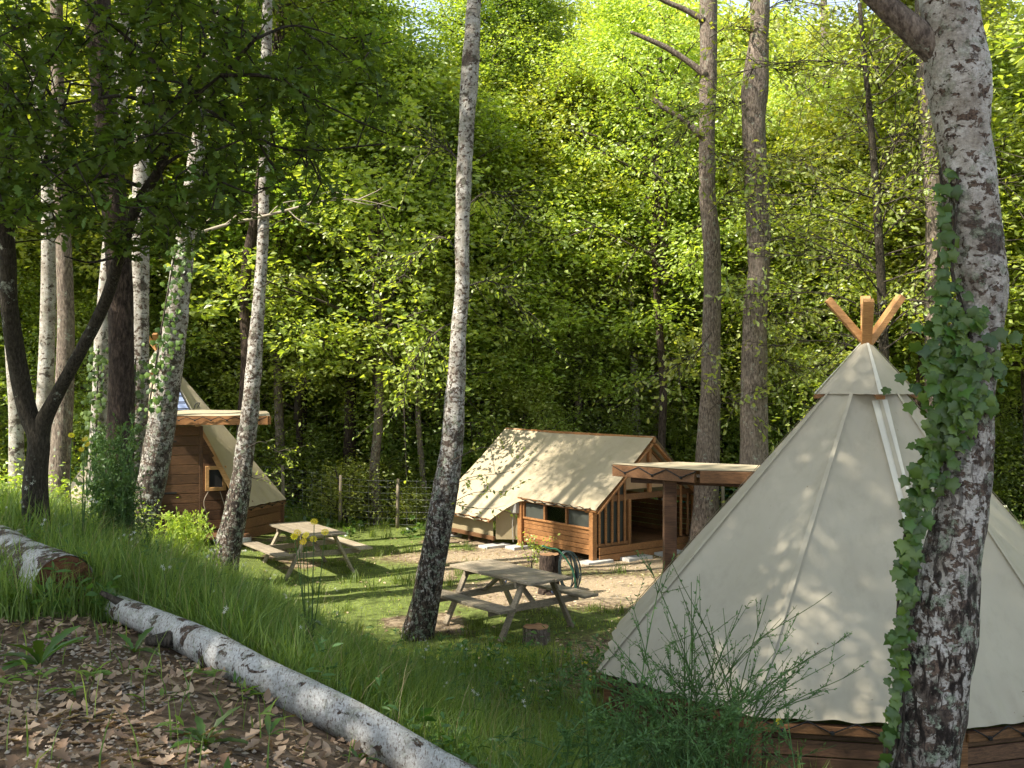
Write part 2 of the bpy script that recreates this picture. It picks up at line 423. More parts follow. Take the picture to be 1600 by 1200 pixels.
M['post_and_shade'] = m_wood('dark_post_and_shade_wood', (.06, .03, .018), (.16, .085, .045), 1.0, .75)  # dark post colour, also used as painted shade on the big tent base
M['weather'] = m_wood('weathered_table_wood', (.22, .175, .12), (.43, .36, .26), 1.0, .85)
M['rope'] = m_plain('black_cord', (.012, .012, .012), .7)
M['hose'] = m_plain('dark_hose', (.012, .02, .02), .35, .5)
M['hose_g'] = m_plain('green_hose', (.02, .09, .05), .35, .5)
M['plastic'] = m_plain('grey_plastic_box', (.30, .29, .26), .5)
M['concrete'] = NM('concrete'); _n = M['concrete']; M['concrete'] = _n.princ(_n.ramp(_n.noise(_n.coord(), 9, 5), [(.3, (.30, .29, .27)), (.7, (.50, .49, .46))]), .9)
M['wire'] = m_plain('galvanised_wire', (.35, .36, .36), .5, .5, Metallic=.6)
M['wire_green'] = m_plain('green_wire_mesh', (.04, .30, .20), .5)
M['postgrey'] = m_plain('fence_post_wood', (.22, .18, .13), .9)
def m_canvas(name, c1, c2):
    n = NM(name); v = n.coord()
    big = n.noise(v, .9, 4, .6)
    c = n.ramp(big, [(.3, c1), (.7, c2)])
    st = n.noise(n.coord('Object', (5, 5, 1.4)), 1.3, 5, .65)
    c = n.mix(n.ramp(st, [(.5, 0), (.75, .35)]), c, tuple(x * .72 for x in c1))
    sp = n.noise(v, 16, 2, .5, .8); big2 = n.noise(v, 2.3, 2)
    msk = n.math('MULTIPLY', n.ramp(sp, [(.755, 0), (.77, 1)]), n.ramp(big2, [(.45, 0), (.5, 1)]))
    c = n.mix(msk, c, (.16, .09, .05))
    weave = n.noise(v, 300, 2)
    wr = n.noise(n.coord('Object', (1, 1, .45)), 2.4, 3, .5, .6)
    h = n.math('ADD', n.math('MULTIPLY', weave, .03), n.math('MULTIPLY', wr, 1.0))
    bm = n.bump(h, .55, .04)
    d = n.n('BsdfPrincipled'); n.l(c, d.inputs['Base Color']); d.inputs['Roughness'].default_value = .78; d.inputs['Specular IOR Level'].default_value = .25
    n.l(bm, d.inputs['Normal'])
    t = n.n('BsdfTranslucent'); n.l(c, t.inputs[0])
    m = n.n('MixShader'); m.inputs[0].default_value = .12; n.l(d.outputs[0], m.inputs[1]); n.l(t.outputs[0], m.inputs[2])
    n.l(m.outputs[0], n.out.inputs[0]); return n.m
M['canvas'] = m_canvas('beige_canvas', (.40, .355, .265), (.465, .42, .325))
M['canvas_pale'] = m_canvas('pale_canvas_band', (.58, .55, .46), (.66, .63, .54))
M['canvas_roof'] = m_canvas('roof_canvas', (.38, .315, .21), (.45, .38, .265))
def m_glass(name, tint=(.8, .85, .8)):
    n = NM(name); g = n.n('BsdfGlossy'); g.inputs['Roughness'].default_value = .08
    t = n.n('BsdfTransparent'); t.inputs[0].default_value = (*tint, 1)
    fr = n.n('Fresnel'); fr.inputs[0].default_value = 1.5
    m = n.n('MixShader'); n.l(n.math('ADD', fr.outputs[0], .05), m.inputs[0]); n.l(t.outputs[0], m.inputs[1]); n.l(g.outputs[0], m.inputs[2]); n.l(m.outputs[0], n.out.inputs[0]); return n.m
M['glass'] = m_glass('window_glass', (.45, .5, .42))
M['mesh'] = m_plain('dark_insect_screen', (.05, .055, .045), .8)
M['film'] = m_plain('clear_blue_film', (.28, .34, .52), .25, .6)
M['rock'] = NM('mountain_rock'); _n = M['rock']
M['rock'] = _n.princ(_n.ramp(_n.noise(_n.coord('Object', (.02, .02, .008)), 1.5, 8, .65), [(.35, (.10, .13, .12)), (.5, (.28, .30, .34)), (.65, (.50, .50, .52))]), .95)
def m_ground():
    n = NM('forest_ground'); v = n.coord()
    big = n.noise(v, .55, 4, .6); fine = n.noise(v, 9, 6, .7); vf = n.noise(v, 45, 4, .7)
    dirt = n.ramp(fine, [(.3, (.05, .033, .022)), (.5, (.14, .095, .062)), (.7, (.28, .20, .135))])
    sand = n.ramp(vf, [(.3, (.20, .145, .09)), (.55, (.36, .28, .185)), (.75, (.50, .42, .30))])
    moss = n.ramp(fine, [(.3, (.06, .085, .02)), (.7, (.19, .23, .065))])
    at = n.n('Attribute'); at.attribute_name = 'zone'; sp = n.n('SeparateColor'); n.l(at.outputs['Color'], sp.inputs[0])
    e = lambda ch, amt: n.ramp(n.math('ADD', n.math('MULTIPLY', sp.outputs[ch], 1.0), n.math('MULTIPLY', n.math('SUBTRACT', fine, .5), amt)), [(.35, 0), (.65, 1)])
    c = n.mix(e(0, 1.2), dirt, moss); c = n.mix(e(1, 1.2), c, sand)
    vo = n.n('TexVoronoi'); n.l(v, vo.inputs['Vector']); vo.inputs['Scale'].default_value = 55
    h = n.math('ADD', n.math('MULTIPLY', fine, 1.0), n.math('MULTIPLY', vf, .5))
    return n.princ(c, .95, n.bump(h, .8, .03), .1)
M['ground'] = m_ground()

# ------------------------------------------------------------------ ground
LGP = [hit(a, b, .085) for a, b in ((182, 952), (300, 1005), (430, 1070), (560, 1140), (700, 1218), (800, 1278))]
LGP.append(LGP[-1] * 2 - LGP[-2])
def litter_mask(x, y):
    """1 on the leaf-littered shelf on the near side of the birch log"""
    lx = np.array([p[0] for p in LGP]); ly = np.array([p[1] for p in LGP])
    yl = np.interp(x, lx, ly, left=ly[0] + .1, right=ly[-1] - .5)
    side = (yl - y) * .75      # >0 on the camera side
    w = .25 * (fbm(x * 1.5, y * 1.5) - .5) * 2
    return sm((side + .08 + w * .5 * (side > .2)) / .12) * sm((7.0 - y + w * 2) / .5)
def sand_mask(x, y):
    m = np.exp(-(((x - 2.0) / 2.6) ** 2 + ((y - 15.9) / 1.35) ** 2))
    m = np.maximum(m, .9 * np.exp(-(((x + .6) / 2.0) ** 2 + ((y - 18.9) / .8) ** 2)))
    m = np.maximum(m, .8 * np.exp(-(((x - 1.3) / .9) ** 2 + ((y - 11.7) / 1.4) ** 2)))
    m = np.maximum(m, .75 * np.exp(-(((x - 2.6) / 3) ** 2 + ((y - 18.3) / 1.1) ** 2)))
    m = np.maximum(m, .62 * sm((fbm(x * .8 + 31, y * .8 + 4, 0, 3) - .56) / .1) * sm((y - 11.5) / 1.5) * sm((22.5 - y) / 2))
    m = np.maximum(m, .7 * np.exp(-(((x + 2.7) / .6) ** 2 + ((y - 4.2) / .7) ** 2)))
    return m
def build_ground():
    def lines(a, b, parts):
        out = []
        for lo, hi, st in parts: out += list(np.arange(lo, hi, st))
        return np.array(out + [b])
    xs = lines(-90, 90, [(-90, -14, 3), (-14, -7, .5), (-7, 7, .1), (7, 14, .5), (14, 90, 3)])
    ys = lines(-30, 140, [(-30, 2, 2), (2, 13, .1), (13, 30, .3), (30, 140, 2.5)])
    X, Y = np.meshgrid(xs, ys)
    Z = gz(X, Y)
    near = (Y < 13) & (Y > 2) & (abs(X) < 7)
    Z = Z + np.where(near, .03 * (fbm(X * 6, Y * 6) - .5), 0)
    nx, ny = len(xs), len(ys)
    i = np.arange(ny - 1)[:, None] * nx; j = np.arange(nx - 1)[None, :]
    Q = np.stack([i + j, i + j + 1, i + nx + j + 1, i + nx + j], -1).reshape(-1, 4)
    mb = MB(); mb.add(np.stack([X, Y, Z], -1), None, Q)
    me = mb.mesh('ground', M['ground'])
    lm = litter_mask(X, Y); sd_ = sand_mask(X, Y)
    col = np.zeros((nx * ny, 4), np.float32); col[:, 3] = 1
    green = np.where(Y < 26, .75, .45) * (1 - lm) * (1 - sd_)
    col[:, 0] = green.ravel(); col[:, 1] = np.maximum(sd_ * .95, 0).ravel()
    ca = me.color_attributes.new('zone', 'FLOAT_COLOR', 'POINT'); ca.data.foreach_set('color', col.ravel())
    return link('ground', me, kind='structure')
GROUND = build_ground()
def build_mountain():
    xs = np.linspace(-500, 500, 90); ys = np.linspace(330, 700, 40)
    X, Y = np.meshgrid(xs, ys)
    ridge = 62 + 75 * np.exp(-((X - 15) / 75) ** 2) + 30 * np.exp(-((X + 190) / 120) ** 2)
    Z = ridge * np.exp(-((Y - 470) / 110) ** 2) * (.75 + .5 * fbm(X * .02 + 9, Y * .02 + 3, 0, 5))
    i = np.arange(39)[:, None] * 90; j = np.arange(89)[None, :]
    Q = np.stack([i + j, i + j + 1, i + 90 + j + 1, i + 90 + j], -1).reshape(-1, 4)
    mb = MB(); mb.add(np.stack([X, Y, Z], -1), None, Q)
    link('mountain', mb.mesh('mountain', M['rock']), kind='structure')
build_mountain()

# ------------------------------------------------------------------ crowns
def crown_variant(seed, Rr, H, nb, clumps_per, lp, ls, leafmat, shape='tree', droop=.1, up=.5):
    g = np.random.default_rng(seed)
    lim = MB(); lv = MB()
    cen = []
    tube(lim, [(0, 0, 0), (g.normal(0, .15), g.normal(0, .15), H * .5), (g.normal(0, .3), g.normal(0, .3), H * .93)], [.11, .06, .015], 6, 7)
    for k in range(nb):
        u = (k + g.uniform(0, 1)) / nb
        z0 = H * (.02 + .85 * u); az = k * 2.4 + g.normal(0, .4)
        env = Rr * (math.sin(math.pi * min(.96, (.22 + .74 * u) ** .85))) ** .8 * g.uniform(.65, 1.12)
        if shape == 'bush': env = Rr * (1 - u * .55) * g.uniform(.6, 1.1)
        rise = env * g.uniform(.15, .75)
        a = np.array([0, 0, z0]); d = np.array([math.cos(az), math.sin(az), 0])
        e = a + d * env + [0, 0, rise]; m1 = a + d * env * .45 + [0, 0, rise * .6] + g.normal(0, .12, 3)
        r0 = .05 * (1 - .6 * u) * (Rr / 2.6)
        pl = catmull([a, m1, e], 6); tube(lim, pl, np.linspace(r0, .008, 6), 4, None, False)
        for q in range(5):
            t = g.uniform(.3, .95); b = pl[int(t * 5)]
            e2 = b + (d * .5 + g.normal(0, .75, 3)) * env * .3
            tube(lim, [b, (b + e2) / 2 + g.normal(0, .05, 3), e2], [r0 * .45, r0 * .3, .004], 3, None, False)
            cen += [b + (e2 - b) * s_ + g.normal(0, .12, 3) for s_ in np.linspace(.35, 1.1, clumps_per)]
        cen += [e + g.normal(0, .15, 3) for _ in range(2)]
    cen = np.array(cen)
    rad = g.uniform(.14, .46, len(cen))
    n = (lp * g.uniform(.4, 1.5, len(cen))).astype(int)
    off = g.normal(size=(n.sum(), 3)) * np.repeat(rad, n)[:, None] * [1, 1, .42]
    C = np.repeat(cen, n, axis=0) + off
    kites(lv, C, ls * np.repeat(g.uniform(.75, 1.25, len(cen)), n), g, up=up, droop=droop, out=off / (np.linalg.norm(off, axis=1)[:, None] + 1e-6))
    return lim.mesh('limbs', M['limb']), lv.mesh('foliage', leafmat, smooth=False)
CR = {
    'a': crown_variant(1, 2.9, 7.5, 34, 4, 40, .125, M['leaf_a']),
    'b': crown_variant(2, 2.6, 8.5, 34, 4, 40, .12, M['leaf_b']),
    'c': crown_variant(3, 3.1, 7.0, 32, 4, 38, .125, M['leaf_c']),
    'd': crown_variant(4, 2.7, 8.0, 36, 4, 40, .115, M['leaf_a']),
    'e': crown_variant(5, 2.5, 7.5, 30, 4, 20, .10, M['leaf_b'], droop=.5, up=.2),
    'near': crown_variant(6, 2.7, 6.5, 34, 4, 30, .085, M['leaf_c'], droop=.3),
    'bush': crown_variant(7, 1.25, 1.5, 26, 3, 14, .085, M['leaf_c'], 'bush'),
    'bush_b': crown_variant(8, 1.2, 1.9, 28, 3, 14, .08, M['leaf_a'], 'bush'),
}
def add_crown(root, key, off, sc, rz):
    lim, lv = CR[key]
    link('limbs', lim, root, off, (0, 0, rz), sc)
    link('crown', lv, root, off, (0, 0, rz), sc, kind='stuff')

# unit trunks for the forest behind
def trunk_mesh(seed, r=.16, h=1.0):
    g = np.random.default_rng(seed); mb = MB()
    zz = np.linspace(0, 1, 7)
    pts = np.stack([np.cumsum(g.normal(0, .008, 7)), np.cumsum(g.normal(0, .008, 7)), zz], 1) * [10, 10, 10]
    pts[:, :2] -= pts[0, :2]
    tube(mb, pts, np.array([1.5, 1.05, .95, .88, .8, .7, .6]) * r * .62, 10, 24, False, .08, (3, 1.2))
    return mb
FT = [trunk_mesh(30 + k).mesh('trunk', M['oakbark' if k != 1 else 'darkbark']) for k in range(3)] + [trunk_mesh(40).mesh('trunk', M['birch'])]
def forest_tree(x, y, h0, key, s, label, group, tm=None, cat='tree', name='forest_tree', lean=0.0):
    z = gzf(x, y) - .1
    root = thing(name, label, cat, (x, y, z), 0, group)
    hh = h0 + 4.0 * s
    link('trunk', FT[random.randrange(3) if tm is None else tm], root, None, (0, 0, random.uniform(0, 6)), (s, s, hh / 10))
    add_crown(root, key, (0, 0, h0), (s * 1.05, s * 1.05, s), random.uniform(0, 6.28))
    return root

# ------------------------------------------------------------------ trees of the picture, trunk traced in depth
def path_pts(pts, d):
    out = [P(a, b, d) for a, b, w in pts]; rad = [w / 2 / F * d for a, b, w in pts]
    return out, rad
def picture_tree(name, label, pts, d, mat, cat='birch tree', crown=None, group=None, seg=20, rings=90, rough=.09, fr=(4, 2.2), ground=True, limbs=(), top=None):
    """pts run from top to foot as (px, py, width px)"""
    p, r = path_pts(pts, d)
    base = p[-1].copy()
    if ground:
        zg = gzf(base[0], base[1]) - .15
        if zg < base[2] - .05:
            dr = (p[-1] - p[-2]); t = (zg - base[2]) / dr[2] if abs(dr[2]) > .05 else 0
            base = base + dr * t * .6; base[2] = zg; p.append(base); r.append(r[-1] * 1.22)
        else: r[-1] *= 1.05
    if top is None:
        dr = p[0] - p[1]; dr = dr / np.linalg.norm(dr)
        dr = dr * .7 + np.array([0, 0, .3]); dr /= np.linalg.norm(dr)
        p = [p[0] + dr * 5.0, p[0] + dr * 2.2] + p; r = [r[0] * .35, r[0] * .75] + r
    root = thing(name, label, cat, base, 0, group)
    mb = MB(); tube(mb, p[::-1], r[::-1], seg, rings, True, rough, fr); part('trunk', mb, mat, root)
    for lp in limbs:
        q, rr = [P(a, b, lp[0]) if len(t_) == 3 else P(a, b, t_[3]) for t_ in lp[1] for a, b in [t_[:2]]], [t_[2] / 2 / F * lp[0] for t_ in lp[1]]
        mb = MB(); tube(mb, q, rr, 10, 26, True, .08, (3, 2)); part('limb', mb, lp[2] if len(lp) > 2 else mat, root)
    if crown:
        for key, off, sc in crown:
            pos = np.asarray(p[0]) + np.asarray(off, float) - base
            add_crown(root, key, pos, sc, random.uniform(0, 6))
    return root, base

# big birch on the right with ivy
BIG = [(1478, -60, 90), (1482, 0, 93), (1492, 70, 104), (1497, 120, 112), (1505, 200, 94), (1518, 300, 92), (1530, 400, 88), (1536, 460, 84), (1524, 540, 88), (1512, 620, 92), (1508, 700, 96),
       (1500, 800, 92), (1482, 900, 106), (1470, 1000, 118), (1455, 1100, 120), (1442, 1200, 120), (1432, 1300, 135)]
BIG = [(a, b, c * .86) for a, b, c in BIG]
picture_tree('ivy_clad_birch', 'big leaning birch at the right edge with scarred white bark, lichen and ivy', BIG, 5.0, M['birch_near'], seg=56, rings=420, rough=.11, fr=(5, 5),
             limbs=[(5.0, [(1500, 130, 60), (1470, 85, 50), (1430, 50, 44), (1385, 10, 38), (1335, -40, 34), (1270, -110, 26)], M['oakbark'])],
             crown=[('near', (-.5, .5, -1.5), .8)])
picture_tree('centre_birch', 'slender leaning birch in the centre rising in front of the near picnic table', 
             [(742, -20, 21), (735, 100, 27), (729, 200, 25), (724, 300, 24), (722, 380, 22), (722, 450, 22), (716, 530, 25), (712, 600, 29), (707, 680, 35), (700, 740, 38), (690, 800, 39), (676, 880, 42), (665, 940, 44), (655, 985, 50)],
             13.0, M['birch'], seg=24, rings=200, rough=.14, fr=(5, 3), crown=[('e', (0, 0, -2.2), .62)])
picture_tree('left_birch', 'grey flaky birch standing just left of the far picnic table',
             [(418, -20, 15), (416, 100, 16), (413, 250, 16), (411, 370, 17), (406, 450, 19), (399, 540, 23), (393, 620, 26), (383, 700, 29), (374, 770, 33), (362, 830, 38), (352, 880, 42)],
             15.0, M['birch'], seg=22, rings=180, rough=.16, fr=(5, 4), crown=[('near', (0, 0, -4.6), .85)],
             limbs=[(14.9, [(290, 372, 6), (350, 352, 5), (420, 336, 4.5), (480, 320, 3.5), (530, 308, 2.5)], M['twig'])])
picture_tree('leaning_birch', 'birch leaning right in front of the cabin door of the left tent',
             [(345, -20, 20), (335, 80, 21), (318, 180, 23), (303, 270, 25), (292, 350, 27), (283, 430, 33), (273, 510, 36), (264, 590, 38), (253, 660, 41), (240, 740, 42), (227, 810, 42)],
             14.0, M['birch'], seg=24, rings=180, rough=.13, fr=(5, 3), crown=[('near', (0, 0, -1.0), .8)])
picture_tree('lichen_birch', 'lichen covered birch directly left of the leaning birch',
             [(225, -20, 20), (224, 150, 22), (220, 330, 26), (219, 450, 27), (218, 600, 28), (214, 700, 27), (209, 800, 30)],
             15.5, M['birch'], seg=18, rings=140, rough=.12, crown=[('near', (0, 0, -5.2), .85), ('near', (.8, .6, -3.5), .7)])
picture_tree('dark_pine', 'thick dark brown trunk with deep fissured bark left of the tent',
             [(150, -20, 40), (160, 120, 38), (172, 250, 38), (184, 380, 38), (189, 480, 38), (190, 600, 38), (187, 700, 42), (183, 800, 48)],
             11.0, M['darkbark'], 'tree', seg=28, rings=160, rough=.12, fr=(6, 1.5), crown=[('c', (-.5, 0, -1), .7)])
picture_tree('smooth_white_birch', 'smooth pale birch partly hidden behind the dark fissured trunk',
             [(190, -20, 22), (191, 60, 24), (183, 250, 22), (170, 400, 22), (160, 520, 23), (156, 620, 23), (150, 760, 26)],
             15.0, M['birch_pale'], seg=16, rings=90, rough=.04, crown=[('near', (0, 0, -4.4), .8)])
picture_tree('bright_birch', 'sunlit white birch behind the forked dark oak on the left',
             [(38, -20, 16), (46, 50, 18), (54, 100, 19), (66, 190, 20), (75, 270, 21), (76, 400, 22), (74, 520, 23), (70, 620, 24), (64, 760, 26)],
             18.0, M['birch_pale'], seg=16, rings=90, rough=.05, crown=[('b', (0, 0, -1), .5)])
picture_tree('edge_birch', 'white birch at the far left edge of the picture',
             [(-14, -20, 20), (-6, 120, 22), (4, 240, 24), (8, 300, 23), (14, 430, 22), (20, 560, 21), (25, 650, 21), (26, 770, 24)],
             16.0, M['birch_pale'], seg=16, rings=90, rough=.05, crown=[('b', (0, 0, -1), .5)])
picture_tree('brownish_birch', 'dull brownish birch trunk between the bright birch and the dark trunk',
             [(88, -20, 18), (92, 200, 20), (100, 400, 24), (103, 520, 26), (100, 620, 28), (92, 760, 32)],
             17.0, M['oakbark'], seg=14, rings=80, rough=.08, crown=[('c', (0, 0, -1), .5)])
picture_tree('limbed_oak', 'tall brown oak right of the lodge tent with broken limbs reaching left',
             [(1107, -20, 27), (1107, 100, 27), (1105, 200, 25), (1105, 300, 25), (1112, 380, 27), (1113, 450, 27), (1111, 540, 29), (1110, 620, 31), (1106, 700, 36), (1104, 780, 40), (1099, 840, 44), (1094, 880, 52)],
             19.5, M['oakbark'], 'oak tree', seg=22, rings=160, rough=.1, fr=(5, 2),
             limbs=[(19.4, [(1103, 118, 13), (1075, 96, 10), (1040, 74, 9), (1005, 58, 7), (985, 50, 5)]), (19.4, [(1096, 212, 12), (1065, 185, 9), (1040, 170, 9), (1020, 155, 8)]),
                    (19.4, [(1100, 32, 11), (1070, 15, 9), (1040, 2, 8), (1000, -20, 7)])], crown=[('a', (0, 0, -2.0), .8)])
picture_tree('mottled_oak', 'thicker lichen mottled oak trunk immediately right of the limbed oak',
             [(1188, -20, 30), (1186, 60, 30), (1180, 130, 40), (1178, 200, 36), (1182, 290, 36), (1185, 360, 37), (1186, 420, 33), (1180, 480, 37), (1178, 600, 40), (1178, 700, 42), (1176, 800, 46)],
             18.0, M['oakbark'], 'oak tree', seg=24, rings=160, rough=.14, fr=(5, 2), crown=[('d', (0, 0, -2.0), .8)])
for k, (lab, pts, d, mt) in enumerate([
        ('thin pale trunk behind the lodge tent ridge', [(988, 520, 10), (990, 560, 12), (993, 620, 12), (995, 700, 14)], 25, 'birch'),
        ('thin dark trunk behind and left of the lodge tent', [(652, 620, 8), (655, 680, 9), (662, 760, 10)], 24, 'oakbark'),
        ('dim trunk in the forest right of the centre birch', [(750, 380, 12), (752, 480, 13), (750, 600, 14), (748, 720, 16)], 26, 'oakbark'),
        ('dim trunk above the left end of the lodge roof', [(790, 430, 10), (792, 540, 11), (793, 700, 13)], 27, 'oakbark'),
        ('dim slim trunk above the middle of the lodge roof', [(832, 460, 9), (829, 560, 10), (828, 700, 12)], 28, 'oakbark'),
        ('dark crooked trunk beside the left birch', [(400, 330, 15), (388, 400, 17), (382, 470, 17), (386, 560, 19), (380, 700, 24)], 22, 'darkbark'),
        ('dark trunk in the gloom left of the centre birch', [(545, 430, 14), (548, 560, 16), (546, 700, 20)], 25, 'darkbark'),
        ('dark forest trunk between the two left birches', [(470, 380, 12), (474, 520, 14), (470, 700, 18)], 26, 'darkbark'),
        ('brown trunk half hidden behind the big ivy clad birch', [(1445, 120, 24), (1452, 240, 26), (1462, 340, 30), (1462, 480, 34), (1465, 640, 38)], 20, 'oakbark'),
        ('mossy trunk in the woods above the big tent', [(1290, 100, 12), (1296, 240, 14), (1300, 400, 16), (1302, 700, 20)], 26, 'oakbark')]):
    picture_tree('slim_tree', lab, pts, d, M[mt], 'tree', seg=12, rings=50, rough=.1, crown=[(['a', 'c', 'd', 'c', 'a', 'c', 'c', 'c', 'd', 'c'][k], (0, 0, -1.5), .7)])

# ------------------------------------------------------------------ forest behind (countable trees, shared meshes)
GB = 'leafy trees of the forest behind the clearing'
LB = 'leafy tree among the forest behind the tents and fence'
rr = random.Random(11)
for row, (y0, n, x0, x1, h0, sc) in enumerate([(24.6, 12, -15, 16, 4.6, 1.05), (27, 12, -16, 17, 3.4, 1.1), (30.5, 12, -20, 21, 3.0, 1.15), (35, 12, -24, 25, 2.6, 1.35), (41, 13, -28, 30, 2.2, 1.5), (49, 12, -33, 35, 1.5, 1.75), (58, 14, -42, 44, 2.0, 2.3)]):
    for i in range(n):
        x = x0 + (x1 - x0) * (i + .5 + rr.uniform(-.3, .3)) / n; y = y0 + rr.uniform(-1.4, 1.4)
        key = rr.choice(['a', 'b', 'd', 'a', 'b', 'e'] if x > -4 else ['a', 'b', 'd', 'c', 'b', 'a'])
        s = sc * rr.uniform(.85, 1.15)
        if y0 > 40 and -1.5 < x < 2.5 and y0 > 48: s *= .75
        forest_tree(x, y, h0 * rr.uniform(.7, 1.25), key, s, LB, GB)
# trees beside and behind the viewpoint whose crowns shade the bank
GS = 'shade trees on the bank beside the viewpoint'
for x, y, h0, key, s in [(-8.5, 4.0, 4.8, 'near', 1.0), (-7.5, -1.0, 5, 'a', 1.1), (-3.5, 1.0, 7.0, 'c', .9), (-12.5, 2, 5, 'a', 1.2), (-3, -4, 5.5, 'c', 1.1), (-7.9, 6.0, 6.2, 'c', 1.0), (-5.2, 5.0, 6.4, 'near', 1.0), (-3.2, 2.8, 6.6, 'a', .9), 
                         (9.0, 8.0, 4.5, 'a', 1.0), (12, 14, 4.5, 'a', 1.1), (13.5, 20, 4.5, 'd', 1.1), (-14, 19, 4.5, 'a', 1.1), (10.5, 22.5, 4, 'a', 1.0)]:
    forest_tree(x, y, h0, key, s, 'leafy tree growing at the side of the clearing outside the view', GS, name='side_tree')
for i in range(22):
    x = -14 + 29 * (i + rr.random()) / 22; y = rr.uniform(23.8, 27.5)
    y = max(y, 24.2)
    if -3 < x < 4 and y < 24.8: y += 1.2
    forest_tree(x, y, rr.uniform(.5, 1.6), rr.choice(['a', 'c', 'e', 'b', 'd']), rr.uniform(.55, .8), 'low leafy young tree at the forest edge under the taller trees', 'young trees at the forest edge', name='young_tree')
for x, y, h0, key, s in [(-2.6, 25.3, 2.4, 'a', .95), (-.4, 25.6, 3.0, 'b', 1.0), (1.7, 25.2, 2.6, 'a', .95), (3.6, 25.6, 3.2, 'd', 1.0), (6.0, 25.0, 2.6, 'b', .95), (8.3, 24.6, 2.4, 'a', .95), (-5.4, 25.0, 2.2, 'd', .85)]:
    forest_tree(x, y, h0, key, s, LB, GB)
# understorey bushes
GU = 'bushes of the undergrowth along the forest edge'
for i in range(74):
    row = i % 3
    x = -15 + 31 * rr.random(); y = [24.8, 27.5, 31][row] + rr.uniform(-.8, 1.2)
    s = rr.uniform(.7, 1.3) * (1, 1.3, 1.7)[row]
    o = thing('undergrowth_bush', 'leafy bush in the undergrowth at the forest edge', 'bush', (x, y, gzf(x, y) - .05), 0, GU)
    add_crown(o, rr.choice(['bush', 'bush', 'bush_b']), (0, 0, 0), (s, s, s * rr.uniform(.8, 1.3)), rr.uniform(0, 6))
for px, d, s, key, lab in [(540, 23.5, .75, 'bush_b', 'pale green bush behind the far picnic table'), (640, 23.5, .5, 'bush_b', 'low light green shrub beside the left end of the lodge tent'), (118, 15.5, .8, 'bush', 'dark bush at the left side of the left tent'),
                            (20, 15, .9, 'bush_b', 'leafy bush at the left picture edge behind the birches'), (1240, 19, .9, 'bush_b', 'leafy bush seen between the oaks and the big tent'), (165, 13.5, .62, 'bush', 'feathery green bush at the foot of the dark trunk')]:
    q = P(px, 0, d); o = thing('shrub', lab, 'bush', (q[0], q[1], gzf(q[0], q[1]) - .05)); add_crown(o, key, (0, 0, 0), s, 1.0 + px)

# ------------------------------------------------------------------ tents
def tri_grid(a, b, c, n, sag=0.0, inward=None, wr=0.0, t0=0.0, seed=0):
    """triangle a (apex) b c as a strip grid from t0 to 1, gently sagging"""
    a, b, c = (np.asarray(v, float) for v in (a, b, c))
    nn = np.cross(b - a, c - a); nn /= np.linalg.norm(nn)
    if inward is not None and np.dot(nn, np.asarray(inward) - a) < 0: nn = -nn
    V = []; 
    for i in range(n + 1):
        t = t0 + (1 - t0) * i / n
        for j in range(n + 1):
            u = j / n
            p = a + (b - a) * t * (1 - u) + (c - a) * t * u
            s = sag * 4 * u * (1 - u) * math.sin(math.pi * min(1, t * .97 + .03)) ** .8
            w = wr * (float(fbm(p[0] * 2.2 + seed, p[1] * 2.2, p[2] * .9)) - .5) * 4 * u * (1 - u)
            fold = wr * .35 * max(0, (t - .86) / .14) * math.sin(u * 31 + seed) * 4 * u * (1 - u)
            V.append(p + nn * (s + w + fold))
    i = np.arange(n)[:, None] * (n + 1); j = np.arange(n)[None, :]
    Q = np.stack([i + j, i + j + 1, i + n + 1 + j + 1, i + n + 1 + j], -1).reshape(-1, 4)
    return np.array(V), Q
def strip_on(a, b, w0, w1, nrm, off=.006, n=16):
    a = np.asarray(a, float); b = np.asarray(b, float); d = b - a; s = np.cross(d, nrm); s /= np.linalg.norm(s)
    nrm = np.asarray(nrm, float) / np.linalg.norm(nrm)
    V = []
    for k in range(n + 1):
        t = k / n; p = a + d * t + nrm * off; w = w0 + (w1 - w0) * t
        V += [p - s * w / 2, p + s * w / 2]
    Q = [(2 * k, 2 * k + 1, 2 * k + 3, 2 * k + 2) for k in range(n)]
    return np.array(V), np.array(Q)
def lace(root, a, b, n, drop, r=.007, out=(0, 0, 0)):
    """zigzag cord between canvas hem and rail with small hooks"""
    a = np.asarray(a, float); b = np.asarray(b, float); out = np.asarray(out, float)
    pts = []
    for k in range(2 * n + 1):
        p = a + (b - a) * k / (2 * n) + out
        if k % 2: p = p + [0, 0, -drop]
        pts.append(p)
    mb = MB(); tube(mb, pts, r, 5); part('lacing_cord', mb, M['rope'], root)
    mb = MB()
    for k in range(1, 2 * n, 2): box(mb, pts[k] - out * .2, (.03, .03, .03), None, .008)
    part('cord_hooks', mb, M['rope'], root, smooth=False, kind='stuff')

